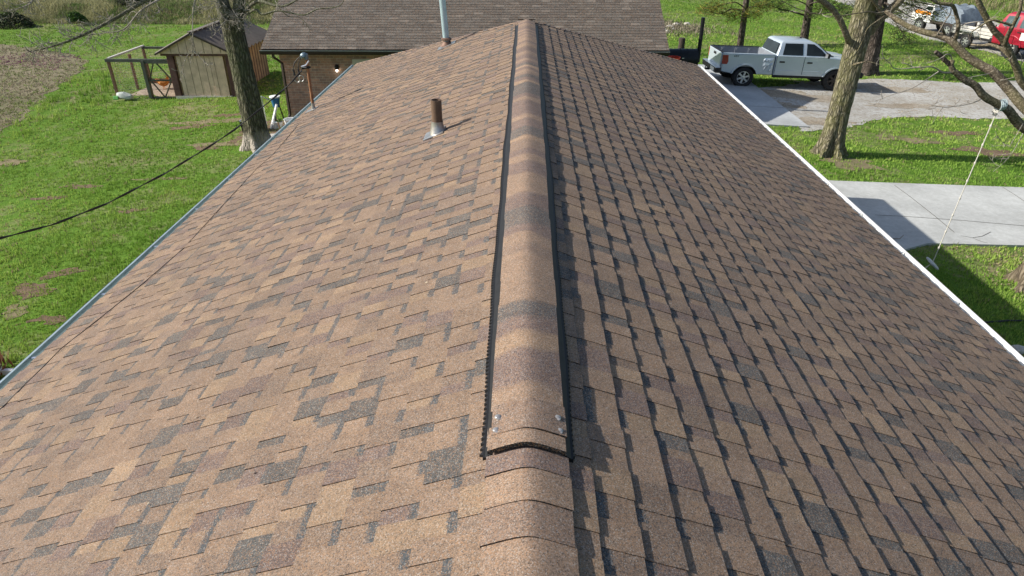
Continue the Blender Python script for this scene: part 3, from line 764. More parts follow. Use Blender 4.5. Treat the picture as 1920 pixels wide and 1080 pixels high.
for q, (px, py) in enumerate(((557, 149), (565, 147))):
    c = atY(px, py, ms.y-.08); m_ = MB(); m_.tube([c+Vector((math.cos(a)*.04, 0, math.sin(a)*.045)) for a in [i*math.pi*2/14 for i in range(15)]], .005, 6); m_.build('wire_coil', MT['steel'], mast)
m_ = MB(); m_.tube([atY(565, 125, ms.y-.06), atY(574, 122, ms.y-.06), atY(579, 114, ms.y-.05)], .011, 8); m_.tube([atY(565, 125, ms.y-.06), atY(571, 126, ms.y-.06), clamp], .009, 8); m_.build('wedge_clamp', MT['alu'], mast, True)
# thin dark tube following a wavy line along the left eave
pts = [on_left_roof(*p)+Vector((0, 0, .014)) for p in ((560, 235), (511, 293), (483, 317), (420, 385), (345, 468), (268, 535), (200, 590), (115, 657), (82, 691), (46, 726), (14, 759))]
pts += [Vector((pts[-1].x, 2.0, pts[-1].z)), Vector((pts[-1].x+.02, .5, pts[-1].z+.008)), Vector((pts[-1].x, -4.9, pts[-1].z))]
pts = [p for p in pts]
mb = MB(); mb.tube(pts, .0032, 6); o = mb.build('eave_line', MT['wire'], house)
# the power drop from the mast: a thing of its own
cab = [(566, 132), (545, 156), (520, 178), (480, 211), (440, 243), (400, 270), (310, 325), (200, 382), (100, 421), (0, 447)]
Ya, Yb = ms.y-.06, 7.6
cp = [atY(px, py, Ya+(Yb-Ya)*(566-px)/566) for px, py in cab]
d = (cp[-1]-cp[-2]); cp += [cp[-1]+d*.8+Vector((0, 0, .02)), cp[-1]+d*4+Vector((0, 0, .5)), cp[-1]+d*12+Vector((0, 0, 3.2))]
mb = MB()
mb.tube(cp, .009, 8)
def twist(off):
    out = []; tot = 0
    for a, b in zip(cp, cp[1:]):
        n = max(2, int((b-a).length/.12))
        for i in range(n):
            p = a.lerp(b, i/n); tot += (b-a).length/n
            out.append(p+Vector((0, math.cos(tot*7+off), math.sin(tot*7+off)))*.011)
    return out
mb.tube(twist(0), .0065, 6); mb.tube(twist(3.1), .0065, 6)
o = mb.build('power_cable', MT['wire'], None, True); tag(o, 'black twisted power cable sagging from the roof mast over the left lawn', 'cable')
#END_HOUSE
#BEGIN_GARAGE
# ------------------------------------------------------------------ brick garage beyond the house
GY = 22.5; EYG = 22.0; EZ = 2.06; GX0, GX1 = -8.25, 4.42; GM = 0.48
garage = empty('garage', ((GX0+GX1)/2, 25.8, -0.3), 'brick garage with weathered grey brown shingle roof and dark eave', 'garage')
ag = math.atan(GM); cg, sg = math.cos(ag), math.sin(ag); GD = 3.8
shingle_slope('roof_slope', (GX0, EYG, EZ), (1, 0, 0), (0, cg, sg), (0, -sg, cg), GX1-GX0, GD/cg, 0.143, garage, MT['oldshingle'], 'three', 31, 0.009)
shingle_slope('roof_slope', (GX1, EYG+2*GD, EZ), (-1, 0, 0), (0, -cg, sg), (0, sg, cg), GX1-GX0, GD/cg, 0.143, garage, MT['oldshingle'], 'three', 33, 0.009)
mb = MB()
mb.prism([(EYG, EZ-.03), (EYG+GD, EZ+GM*GD-.02), (EYG+2*GD, EZ-.03), (EYG+2*GD, EZ-.14), (EYG+GD, EZ+GM*GD-.14), (EYG, EZ-.14)], GX0+.01, GX1-.01, 'X')
mb.build('roof_deck', MT['darktrim'], garage)
mb = MB(); mb.box(((GX0+GX1)/2, EYG+GD, EZ+GM*GD+.012), (GX1-GX0, .2, .02)); mb.build('ridge_cap', MT['oldshingle'], garage)
mb = MB(); zt = EZ+GM*.5-.17; zr = EZ+GM*GD-.16; ye = EYG+2*GD-.5
mb.prism([(GY, -1.2), (GY, zt), (EYG+GD, zr), (ye, zt), (ye, -1.2)], GX0+.38, GX1-.38, 'X'); mb.build('wall', MT['brick'], garage)
mb = MB(); mb.box(((GX0+GX1)/2, EYG+.25, EZ-.155), (GX1-GX0-.04, .5, .02)); mb.build('soffit', MT['darktrim'], garage)
g = MB(); g.prism([(EYG-.01, EZ-.03), (EYG-.01, EZ-.14), (EYG-.09, EZ-.14), (EYG-.125, EZ-.07), (EYG-.125, EZ-.03), (EYG-.115, EZ-.03), (EYG-.115, EZ-.065), (EYG-.085, EZ-.13), (EYG-.02, EZ-.13), (EYG-.02, EZ-.03)], GX0, GX1, 'X')
gg = g.build('gutter', MT['darktrim'], garage)
g = MB(); g.box(((GX0+GX1)/2, EYG-.12, EZ-.024), (GX1-GX0, .018, .008)); g.build('gutter_lip', MT['gutgrey'], gg)
xd = GX0+.47; d_ = MB(); d_.m = 0
d_.tube([(xd-.08, EYG-.06, EZ-.14), (xd-.08, EYG-.06, EZ-.22), (xd-.02, GY-.05, EZ-.5), (xd-.02, GY-.05, gz(xd)+.15), (xd-.02, GY-.25, gz(xd)+.06)], .045, 4)
d_.build('downspout', MT['darktrim'], garage)
lp = atY(668, 117, GY); mb = MB(); mb.box((lp.x+.55, GY-.004, lp.z), (1.35, .05, .20)); wl = mb.build('window', MT['lintel'], garage); wl['label'] = 'window below a pale lintel'
mb = MB(); mb.box((lp.x+.55, GY-.002, lp.z-.62), (1.2, .03, 1.02)); mb.build('pane', MT['glass'], wl)
for zz in (lp.z-.12, lp.z-1.14):
    mb = MB(); mb.box((lp.x+.55, GY-.02, zz), (1.28, .05, .05)); mb.build('sash', MT['white'], wl)
bp = atY(631, 130, GY-.12); mb = MB(); mb.lathe([(.06, .11), (.065, .09), (.065, .0), (.04, -.01)], 14, (bp.x, GY-.09, bp.z+.0)); mb.box((bp.x, GY-.012, bp.z+.06), (.1, .03, .14)); mb.bar((bp.x, GY-.02, bp.z+.08), (bp.x, GY-.09, bp.z+.08), .03, .03)
wl = mb.build('wall_lamp', MT['black'], garage)
mb = MB(); mb.lathe([(0, -.085), (.02, -.08), (.03, -.06), (.03, -.04), (.018, -.012)], 12, (bp.x, GY-.09, bp.z)); mb.build('bulb', MT['bulb'], wl, True)
#END_GARAGE
#BEGIN_SHED
# ------------------------------------------------------------------ shed and hen run
sx0 = gp(342, 180).x+.05; sx1 = gp(437, 184).x; sy = gp(390, 182).y; sz = gz(sx0); SD = 4.0
SE = atY(325, 98, sy).z; SA = atY(356, 61, sy-.25).z; sxm = (sx0+sx1)/2-.02
shed = empty('garden_shed', ((sx0+sx1)/2, sy+SD/2, sz), 'small beige panelled shed with charcoal corrugated roof and dark corner posts', 'shed')
# front panels: gable and wall
mb = MB(); mb.prism([(sx0-.30, SE-.02), (sx1+.25, SE-.02), (sxm, SA-.07)], sy-.20, sy-.16); gab = mb.build('gable', MT['shedwall'], shed)
for i in range(1, 8):
    x = sx0-.1+i*(sx1-sx0+.2)/8; h = max(.05, (SA-SE-.12)*(1-abs(x-sxm)/((sx1-sx0)/2+.3)))
    mb = MB(); mb.box((x, sy-.205, SE+h/2), (.012, .012, h)); mb.build('gable_batten', MT['shedseam'], gab)
mb = MB(); mb.box(((sx0+sx1)/2, sy+SD/2, (sz+SE)/2+.05), (sx1-sx0-.1, SD-.05, SE-sz-.1)); w_ = mb.build('wall', MT['shedside'], shed)
mb = MB()
for i in range(14): mb.box((sx1-.045, sy+.2+i*.28, (sz+SE)/2+.05), (.015, .03, SE-sz-.14))
mb.build('side_batten', MT['shedtrim'], w_)
ddw = (sx1-sx0-.5)
for k, (a, b) in enumerate(((0, .70), (.71, 1.0))):
    mb = MB(); x0 = sx0+.27+ddw*a; x1 = sx0+.27+ddw*b
    mb.box(((x0+x1)/2, sy-.04-k*.02, (sz+.13+SE-.1)/2), (x1-x0, .03, SE-sz-.23))
    dr = mb.build('sliding_door', MT['shedwall'], shed, bevel=.004)
    for i in range(int((x1-x0)/.3)): mb = MB(); mb.box((x0+.16+i*.3, sy-.056-k*.02, (sz+.13+SE-.1)/2), (.016, .006, SE-sz-.24)); mb.build('panel_seam', MT['shedseam'], dr)
for x in (sx0+.05, sx1-.02):
    mb = MB(); mb.box((x, sy-.03, (sz+SE)/2), (.24, .14, SE-sz-.04)); mb.build('corner_post', MT['shedtrim'], shed, bevel=.01)
mb = MB(); mb.box(((sx0+sx1)/2, sy-.10, SE-.06), (sx1-sx0+.5, .09, .09)); mb.build('door_track', MT['shedtrim'], shed)
mb = MB(); mb.box(((sx0+sx1)/2, sy-.03, sz+.06), (sx1-sx0+.1, .16, .12)); mb.build('sill', MT['palewood'], shed)
def corr(xa, za, xb, zb):
    bm = MB(); n = 11; ya, yb = sy-.32, sy+SD+.25
    vs = []; fs = []
    for i in range(n*4+1):
        y = ya+(yb-ya)*i/(n*4); h = .04*math.sin(i/4*2*math.pi)
        vs += [(xa, y, za+h), (xb, y, zb+h), (xa, y, za+h-.01), (xb, y, zb+h-.01)]
    for i in range(n*4):
        a = 4*i; fs += [(a, a+1, a+5, a+4), (a+2, a+6, a+7, a+3), (a+1, a+3, a+7, a+5), (a, a+4, a+6, a+2)]
    bm.add(vs, fs); return bm
for xa, xb in ((sxm, sx0-.36), (sxm, sx1+.36)):
    corr(xa, SA, xb, SE-.0).build('roof_sheet', MT['shedroof'], shed, True)
mb = MB(); mb.bar((sxm, sy-.33, SA+.03), (sxm, sy+SD+.25, SA+.03), .2, .02); mb.build('ridge_flashing', MT['shedroof'], shed)
for xb in (sx0-.36, sx1+.36):
    mb = MB(); mb.bar((sxm, sy-.33, SA-.035), (xb, sy-.33, SE-.035), .03, .06); mb.build('barge_board', MT['darktrim'], shed)
p = Vector((sx1+.0, sy+.55, sz+1.2)); mb = MB(); mb.tube([p+Vector((.0, 0, .35)), p+Vector((.06, .02, .1)), p+Vector((.05, .05, -.1)), p+Vector((.03, .12, -.18)), p+Vector((.05, .18, -.05))], .025, 6); mb.build('wall_hook', MT['darktrim'], shed)
# hen run: posts, rails, gate, netting
px0 = gp(238, 178).x; px1 = sx0-.08; py0 = sy+.05; py1 = py0+2.65; pz = gz(px0); PH = atY(222, 113, py0).z-pz
run = empty('hen_run', ((px0+px1)/2, py0+1.3, pz), 'timber framed wire run built against the beige shed', 'animal pen')
def part_bar(name, a, b, wx, wz, mat, parent):
    mb = MB(); mb.bar(a, b, wx, wz); return mb.build(name, mat, parent, bevel=.006)
zt = pz+PH
for (x, y, m) in ((px0, py0, 'redwood'), (px0, py1, 'redwood'), (px0+(px1-px0)*.46, py1, 'redwood'), (px0, (py0+py1)/2+.2, 'redwood'), (px1-.02, py1, 'redwood')):
    part_bar('post', (x, y, pz-.1), (x, y, zt-.05), .09, .09, MT[m], run)
part_bar('rail', (px0-.1, py0-.02, zt), (px1, py0-.02, zt), .09, .11, MT['oldwood'], run)
part_bar('rail', (px0, py0+.04, zt+.06), (px0, py1+.1, zt+.06), .10, .06, MT['palewood'], run)
part_bar('rail', (px0-.05, py1, zt), (px1, py1, zt), .08, .09, MT['oldwood'], run)
part_bar('base_board', (px0, py1, pz+.1), (px1, py1, pz+.1), .05, .2, MT['redwood'], run)
gx = gp(300, 179).x; gx1 = px1-.03
gate = empty('gate', (gx, py0, pz), rz=0, parent=None); gate.parent = run; gate.location = Vector((gx, py0, pz))-run.location
def gb(a, b, wx=.09, wz=.05, n='gate_rail'):
    mb = MB(); mb.bar(Vector((a[0], py0-.03, a[1])), Vector((b[0], py0-.03, b[1])), wz, wx, Vector((0, 1, 0))); mb.build(n, MT['oldwood'], gate)
z1 = pz+.07; z2 = zt-.08; zm = (z1+z2)/2
gb((gx-.02, pz), (gx-.02, zt), .17, .12, 'gate_post'); gb((gx+.05, z2), (gx1, z2)); gb((gx+.05, z1), (gx1, z1)); gb((gx+.05, zm), (gx1, zm), .07)
xm = (gx+gx1)/2
gb((gx+.08, zm), (xm-.1, z2), .06, .03, 'gate_brace'); gb((xm, z2), (gx1, zm), .06, .03, 'gate_brace'); gb((gx+.1, zm), (xm+.05, z1), .06, .03, 'gate_brace'); gb((xm+.05, z1), (gx1-.02, zm), .06, .03, 'gate_brace')
net = MB()
def wires(a, b, z0, z1, st=.085):
    a = Vector(a); b = Vector(b); n = int((b-a).length/st)
    for i in range(n+1):
        p = a.lerp(b, i/n); net.tube([(p.x, p.y, z0), (p.x, p.y, z1)], .0022, 3, False)
    k = int((z1-z0)/st)
    for i in range(k+1):
        z = z0+(z1-z0)*i/k; net.tube([(a.x, a.y, z), (b.x, b.y, z)], .0022, 3, False)
wires((px0, py0, 0), (gx, py0, 0), pz, zt); wires((px0, py0, 0), (px0, py1, 0), pz, zt); wires((px0, py1, 0), (px1, py1, 0), pz, zt)
net.build('wire_netting', MT['steel'], run)
# sack, hen
c = gp(247, 179); c.y = py0-.22; mb = MB(); vs = []; fs = []; n = 18; rr = random.Random(4)
for i in range(9):
    a = i/8*math.pi
    for j in range(n):
        b = 2*math.pi*j/n; k = 1+rr.uniform(-.12, .12)
        vs.append((c.x+.17+math.cos(a)*-.29+.0*k, c.y+math.cos(b)*.17*math.sin(a)**.5*k, c.z+.13+math.sin(b)*.13*math.sin(a)**.5*k+(.14*(1-i/8) if i < 5 else 0)*.6))
for i in range(8):
    for j in range(n): fs.append((i*n+j, i*n+(j+1) % n, (i+1)*n+(j+1) % n, (i+1)*n+j)); mb.mi
mb.add(vs, fs); sack = mb.build('feed_sack', MT['bag'], None, True); tag(sack, 'slumped white feed sack with green print beside the wire run', 'sack')
mb = MB(); mb.box((c.x-.10, c.y-.17, c.z+.13), (.2, .05, .14), Matrix.Rotation(R(-18), 3, 'X')); mb.build('print', MT['baggreen'], sack, bevel=.02)
h = gp(309, 167); hen = None
def body_mesh():
    bm = MB()
    path = [(-.30, .40), (-.24, .36), (-.14, .27), (0, .23), (.11, .26), (.17, .34), (.20, .43), (.225, .48), (.26, .475)]
    rad = [.02, .065, .125, .15, .135, .09, .06, .05, .018]
    bm.tube([(h.x+x, h.y, h.z+z) for x, z in path], rad, 12); return bm
hen = body_mesh().build('hen', MT['hen'], None, True, ang=80); tag(hen, 'ginger hen standing on bare dirt behind the run gate', 'hen')
sb = hen.modifiers.new('sub', 'SUBSURF'); sb.levels = 1; sb.render_levels = 1
mb = MB(); mb.tube([(h.x+.245, h.y, h.z+.52), (h.x+.22, h.y, h.z+.55), (h.x+.19, h.y, h.z+.52)], [.012, .018, .01], 6); mb.build('comb', MT['comb'], hen)
for s in (-1, 1):
    mb = MB(); mb.tube([(h.x+.0, h.y+s*.05, h.z+.14), (h.x-.02, h.y+s*.055, h.z+.08), (h.x+.0, h.y+s*.055, h.z+.01), (h.x+.06, h.y+s*.06, h.z+.006)], [.02, .011, .01, .008], 6); mb.build('leg', MT['orange'], hen)
    mb = MB(); mb.tube([(h.x+.09, h.y+s*.12, h.z+.27), (h.x-.03, h.y+s*.14, h.z+.26), (h.x-.17, h.y+s*.09, h.z+.30)], [.03, .07, .015], 8); mb.build('wing', MT['hen'], hen, True)
# wire fence between shed and garage
fe = empty('wire_fence', (-10.2, 33.5, gz(-10.2)), 'rusty wire fence seen between shed and garage', 'fence'); fz = gz(-10.2)
for i, x in enumerate((-14, -11.6, -9.2, -6.8)):
    mb = MB(); mb.tube([(x, 33.5, gz(x)-.1), (x, 33.5, gz(x)+1.25)], .045, 8); mb.build('post', MT['redwood'], fe)
net = MB(); 
for i in range(60): x = -14+i*.12; net.tube([(x, 33.5, gz(x)+.02), (x, 33.5, gz(x)+1.2)], .003, 3, False)
for k in range(9): net.tube([(-14, 33.5, gz(-14)+.05+k*.14), (-6.8, 33.5, gz(-6.8)+.05+k*.14)], .003, 3, False)
net.build('wire_netting', MT['rust'], fe)
#END_SHED
#BEGIN_TREES
# ------------------------------------------------------------------ trees
def curve(pts, n=6):
    """smooth path through points (Catmull-Rom)"""
    P = [Vector(p) for p in pts]; P = [P[0]*2-P[1]]+P+[P[-1]*2-P[-2]]; out = []
    for i in range(1, len(P)-2):
        for k in range(n):
            t = k/n; a, b, c, d = P[i-1:i+3]
            out.append(.5*((2*b)+(c-a)*t+(2*a-5*b+4*c-d)*t*t+(3*b-a-3*c+d)*t**3))
    out.append(P[-2]); return out
def lerp_r(r0, r1, n): return [r0+(r1-r0)*i/(n-1) for i in range(n)]
def twigs(mb, path, r0, rnd, density=2.2, lmin=.25, lmax=.9, level=0, droop=0.0, frm=.25, rmin=.0065):
    """side shoots along a path, each with shoots of its own"""
    L_ = sum((b-a).length for a, b in zip(path, path[1:])); n = max(1, int(L_*density))
    for _ in range(n):
        t = rnd.uniform(frm, 1.0); i = min(len(path)-2, int(t*(len(path)-1))); p = path[i].lerp(path[i+1], rnd.random())
        ax = (path[i+1]-path[i]).normalized()
        dv = Vector((rnd.gauss(0, 1), rnd.gauss(0, 1), rnd.gauss(.15, 1))); dv -= ax*dv.dot(ax)*.8; dv.normalize()
        dv = (dv+ax*rnd.uniform(.3, 1.2)).normalized()
        ln = rnd.uniform(lmin, lmax)*(1.1-.5*t); q = [p]; dd = dv.copy(); m = 5
        for k in range(m):
            dd = (dd+Vector((rnd.gauss(0, .22), rnd.gauss(0, .22), rnd.gauss(.06, .2)-droop))).normalized(); q.append(q[-1]+dd*ln/m)
        rb = max(rmin, min(r0*.4, ln*.013)); mb.tube(q, lerp_r(rb, rmin*.6, len(q)), 5 if level == 0 else 4)
        if level < 1: twigs(mb, q, rb, rnd, density*1.7, lmin*.4, lmax*.5, level+1, droop, .2, rmin)
def limb(name, pts, r0, r1, mat, parent, n=10, seed=0, tw=0, twmat=None, jit=.05, **kw):
    path = curve(pts, 5); mb = MB(); mb.tube(path, lerp_r(r0, r1, len(path)), n, True, jit, seed)
    L_ = sum((b-a).length for a, b in zip(path, path[1:]))
    if tw and int(L_*tw) <= 3: twigs(mb, path, r1, random.Random(seed+5), tw, **kw); tw = 0
    o = mb.build(name, mat, parent, True, ang=70)
    if tw:
        t = MB(); twigs(t, path, r1, random.Random(seed+5), tw, **kw)
        if t.v: t.build('twig', twmat or MT['twig'], o)
    return o
def trunk_mesh(base, top, r0, r1, flare, n=28, rows=26, seed=1, lean=Vector((0, 0, 0)), roots=5):
    r = random.Random(seed); mb = MB(); vs = []; fs = []; base = Vector(base); top = Vector(top)
    ph = [r.uniform(0, 6.28) for _ in range(4)]
    for i in range(rows+1):
        t = (i/rows)**1.5; c = base.lerp(top, t)+lean*math.sin(t*math.pi); h = (top-base).length*t
        rad = r0+(r1-r0)*t; fl = flare*math.exp(-h*3.2)
        for j in range(n):
            a = 2*math.pi*j/n
            k = 1+.05*math.sin(3*a+ph[0]+h*.4)+.035*math.sin(7*a+ph[1]-h*.7)+.03*math.sin(11*a+ph[2]+h)+r.uniform(-.034, .034)
            rr = rad*k+fl*max(0, .35+.65*math.cos(roots*a+ph[3]))
            vs.append((c.x+math.cos(a)*rr, c.y+math.sin(a)*rr, c.z-(.06 if i == 0 else 0)))
    for i in range(rows):
        for j in range(n): fs.append((i*n+j, i*n+(j+1) % n, (i+1)*n+(j+1) % n, (i+1)*n+j))
    fs.append(tuple(rows*n+j for j in range(n))); mb.add(vs, fs); return mb
def crown_limbs(parent, start, n, rnd, mat, length=4.5, r=.16, up=.75, tw=1.0):
    """the limbs above: each fork a curved limb with branches, bare of leaves"""
    for k in range(n):
        a = 2*math.pi*(k+rnd.uniform(-.3, .3))/n; d = Vector((math.cos(a), math.sin(a), up+rnd.uniform(-.1, .5))).normalized()
        p = [Vector(start)]; dd = d.copy()
        for i in range(4): dd = (dd+Vector((rnd.gauss(0, .2), rnd.gauss(0, .2), rnd.gauss(.1, .15)))).normalized(); p.append(p[-1]+dd*length/4)
        path = curve(p, 4); mb = MB(); mb.tube(path, lerp_r(r, r*.2, len(path)), 8, True, .05, k)
        for q in range(7):
            t = rnd.uniform(.25, .95); i = int(t*(len(path)-2)); b = path[i]; e = Vector((rnd.gauss(0, 1), rnd.gauss(0, 1), rnd.gauss(.5, .6))).normalized()
            pp = [b]
            for s in range(4): e = (e+Vector((rnd.gauss(0, .25), rnd.gauss(0, .25), rnd.gauss(.08, .2)))).normalized(); pp.append(pp[-1]+e*length*.13)
            mb.tube(pp, lerp_r(r*.3*(1.1-t), .012, 5), 6)
            for u in range(5):
                b2 = pp[rnd.randint(1, 4)]; e2 = Vector((rnd.gauss(0, 1), rnd.gauss(0, 1), rnd.gauss(.4, .7))).normalized()
                mb.tube([b2, b2+e2*.35+Vector((0, 0, .03)), b2+e2*.7+Vector((rnd.uniform(-.1, .1), rnd.uniform(-.1, .1), .08))], [.011, .008, .005], 4)
        mb.build('branch', mat, parent, True, ang=70)
# big tree at the left eave
tb_ = Vector((gp(478, 285).x, 19.3, 0)); tb_.z = gz(tb_.x)
tl = empty('bare_tree', tb_, 'thick grey trunked bare tree at the left eave with pale roots', 'tree')
ttop = atY(433, 36, 19.3)
trunk_mesh(tb_, ttop, .31, .275, .30, seed=4, roots=5).build('trunk', MT['barkL'], tl, True, ang=80)
T = lambda px, py, Y=19.3: atY(px, py, Y)
k1 = limb('limb', [ttop+Vector((-.08, 0, -.35)), T(418, 10), T(405, -30), T(394, -80), T(380, -150)], .20, .13, MT['limbL'], tl, 14, 1, 0)
k2 = limb('limb', [ttop+Vector((.10, 0, -.3)), T(448, 10), T(455, -30), T(462, -80), T(466, -130)], .165, .11, MT['limbL'], tl, 14, 2, 0)
crown_limbs(tl, T(380, -140), 2, random.Random(5), MT['limbL'], 2.6, .07)
limb('branch', [T(393, -80), T(350, -45, 18.3), T(290, -10, 17.4), T(215, 35, 16.8), T(150, 68, 16.4), T(95, 88, 16.2), T(55, 97, 16.1)], .07, .012, MT['limbL'], tl, 8, 3, 9.0, lmax=.8, droop=.05, frm=.35)
limb('branch', [T(400, -50), T(350, -28, 18.6), T(290, 4, 18), T(262, 22, 17.8), T(232, 55, 17.6), T(195, 62, 17.5), T(165, 66, 17.4)], .035, .007, MT['twig'], tl, 6, 4, 9, lmax=.8, droop=.1, frm=.3)
limb('branch', [T(330, -120, 18), T(180, -60, 16.5), T(75, -10, 15.6), T(55, 8, 15.4), T(20, 20, 15.2)], .04, .006, MT['twig'], tl, 6, 14, 6, lmax=.6, frm=.5)
limb('branch', [T(415, 0), T(385, -20, 18.7), T(366, 0, 18.4), T(361, 40, 18.3), T(362, 90, 18.25), T(356, 118, 18.2)], .026, .006, MT['twig'], tl, 6, 5, 6, lmin=.1, lmax=.45, droop=.3, frm=.35)
limb('branch', [T(362, 95, 18.25), T(380, 112, 18.1), T(398, 130, 18.0)], .009, .004, MT['twig'], tl, 5, 6, 12, lmin=.08, lmax=.35, frm=.1)
limb('branch', [T(363, 80, 18.25), T(345, 118, 18.2), T(338, 150, 18.1)], .008, .004, MT['twig'], tl, 5, 7, 10, lmin=.08, lmax=.3, frm=.1)
limb('branch', [T(455, 25), T(482, 3, 18.9), T(515, 10, 18.6), T(535, 11, 18.5), T(560, -2, 18.4), T(590, -14, 18.3)], .05, .012, MT['limbL'], tl, 7, 8, 2.5, lmax=.6, droop=.05)
limb('branch', [T(452, 35), T(478, 18, 18.7), T(492, 27, 18.5), T(520, 20, 18.4), T(545, 24, 18.3), T(570, 28, 18.2), T(595, 17, 18.1), T(625, 14, 18.0), T(640, 8, 17.9), T(648, -8, 17.9)], .034, .008, MT['limbL'], tl, 6, 9, 2.0, lmax=.5)
limb('branch', [T(520, 12, 18.5), T(540, 30, 18.4), T(562, 33, 18.3), T(580, 50, 18.2)], .014, .004, MT['limbL'], tl, 5, 10, 3, lmax=.35)
for s, (x, y) in enumerate(((412, 22), (428, 30), (445, 34), (418, 44), (436, 18), (455, 24))):   # epicormic shoots on the fork
    limb('shoot', [T(x, y, 19.0), T(x+(-1)**s*10, y+14, 18.85), T(x+(-1)**s*22, y+18, 18.75)], .012, .004, MT['twig'], tl, 5, 40+s, 14, lmin=.1, lmax=.5, frm=.0)
for s, (x, y) in enumerate(((400, 15), (425, 12), (470, 28), (410, 5))):
    limb('shoot', [T(x, y, 19.0), T(x-18, y-2, 18.85), T(x-40, y+8, 18.7)], .012, .004, MT['twig'], tl, 5, 60+s, 12, lmin=.1, lmax=.5, frm=.0)
# mossy tree by the drive
mb_ = Vector((gp(1560, 297).x, 19.1, 0)); mb_.z = gz(mb_.x)
t2 = empty('mossy_tree', mb_, 'mossy ridged tree trunk standing on the lawn between path and drive', 'tree')
mtop_ = atY(1622, 20, 19.3)
trunk_mesh(mb_, mtop_, .275, .285, .32, seed=12, roots=6).build('trunk', MT['barkR'], t2, True, ang=80)
U_ = lambda px, py, Y=19.2: atY(px, py, Y)
limb('limb', [U_(1618, 40, 19.3), U_(1628, -20), U_(1640, -120), U_(1645, -260)], .285, .2, MT['barkR'], t2, 14, 21)
limb('limb', [U_(1592, 78, 19.1), U_(1587, 66, 18.9), U_(1578, 44, 18.8), U_(1566, 24, 18.7), U_(1545, 4, 18.6), U_(1500, -20, 18.5)], .085, .06, MT['limbS'], t2, 10, 22, 0)
limb('limb', [U_(1630, 62, 19.3), U_(1645, 40, 19.2), U_(1662, 24, 19.1), U_(1690, -2, 19), U_(1720, -50, 18.8)], .12, .09, MT['limbS'], t2, 10, 23, 1.2, lmax=.6)
limb('branch', [U_(1654, 28, 19.0), U_(1630, 22, 18.7), U_(1600, 26, 18.6), U_(1572, 30, 18.5), U_(1545, 30, 18.4)], .022, .008, MT['limbS'], t2, 6, 24, 2, lmax=.4)
limb('branch', [U_(1655, 25, 19.0), U_(1640, 5, 18.9), U_(1625, -15, 18.8)], .045, .03, MT['limbS'], t2, 7, 25)
limb('branch', [U_(1608, 95, 18.8), U_(1620, 72, 18.6), U_(1628, 52, 18.5), U_(1658, 30, 18.6)], .014, .012, MT['limbS'], t2, 6, 26, 2, lmax=.4)
limb('branch', [U_(1600, 122, 18.8), U_(1612, 118, 18.6), U_(1630, 116, 18.5), U_(1658, 124, 18.4)], .03, .006, MT['limbS'], t2, 6, 27, 1.5, lmax=.3)
limb('branch', [U_(1568, 20, 18.7), U_(1535, 26, 18.5), U_(1500, 18, 18.4), U_(1455, -4, 18.3)], .018, .007, MT['limbS'], t2, 6, 28, 2.5, lmax=.5)
crown_limbs(t2, U_(1644, -250), 5, random.Random(15), MT['barkR'], 4.5, .15)
# darker trunk behind it
db = gp(1625, 138); t3 = empty('dark_tree', db, 'dark needled tree with shaded trunk half hidden behind the mossy tree', 'tree')
trunk_mesh(db, atY(1646, 10, db.y), .42, .36, .2, seed=31).build('trunk', MT['barkP'], t3, True, ang=80)
limb('limb', [atY(1646, 14, db.y), atY(1652, -60, db.y), atY(1655, -150, db.y)], .36, .2, MT['barkP'], t3, 12, 33)
crown_limbs(t3, atY(1655, -145, db.y), 4, random.Random(25), MT['barkP'], 4, .14)
# tree with the rope swing: trunk on the right edge, limbs reaching left
sb_ = Vector((9.55, 11.35, 0)); sb_.z = gz(sb_.x)
t4 = empty('swing_tree', sb_, 'pale trunked tree at the right edge with crooked mossy limbs over the lawn', 'tree')
stop_ = Vector((9.75, 11.4, 2.1))
trunk_mesh(sb_, stop_, .27, .25, .3, seed=44, roots=5).build('trunk', MT['barkS'], t4, True, ang=80)
W_ = lambda px, py, Y=11.3: atY(px, py, Y)
limb('limb', [stop_+Vector((0, 0, -.15)), Vector((9.85, 11.5, 3.1)), Vector((9.9, 11.6, 4.4)), Vector((9.8, 11.7, 6.5))], .26, .16, MT['limbS'], t4, 14, 50)
crown_limbs(t4, Vector((9.82, 11.7, 6.3)), 5, random.Random(35), MT['barkS'], 3.6, .1)
A = limb('limb', [Vector((9.78, 11.4, 1.9)), W_(1960, 262), W_(1920, 240), W_(1902, 222), W_(1890, 206), W_(1872, 196), W_(1845, 180), W_(1828, 160), W_(1812, 152), W_(1797, 140), W_(1787, 132)], .085, .043, MT['limbS'], t4, 12, 51, 0)
limb('branch', [W_(1787, 133), W_(1783, 122), W_(1786, 113)], .042, .037, MT['limbS'], t4, 10, 52)
limb('branch', [W_(1784, 124), W_(1772, 113), W_(1762, 103), W_(1754, 97)], .036, .030, MT['barkP'], t4, 9, 53)
limb('branch', [W_(1785, 112), W_(1782, 103, 11.2), W_(1774, 102, 11.1), W_(1766, 108, 11.1), W_(1750, 115, 11), W_(1735, 119, 11)], .010, .004, MT['twig'], t4, 6, 54, 2, rmin=.0042, lmax=.25)
limb('branch', [W_(1784, 136), W_(1768, 136, 11.1), W_(1758, 130, 11), W_(1745, 125, 10.9), W_(1718, 127, 10.8), W_(1700, 120, 10.7), W_(1690, 118, 10.7)], .014, .005, MT['twig'], t4, 6, 55, 3, lmin=.1, rmin=.0042, lmax=.35)
limb('branch', [W_(1718, 127, 10.8), W_(1680, 129, 10.7), W_(1668, 118, 10.6), W_(1655, 105, 10.5), W_(1655, 85, 10.4)], .009, .003, MT['twig'], t4, 5, 56, 3, lmin=.1, rmin=.0042, lmax=.35)
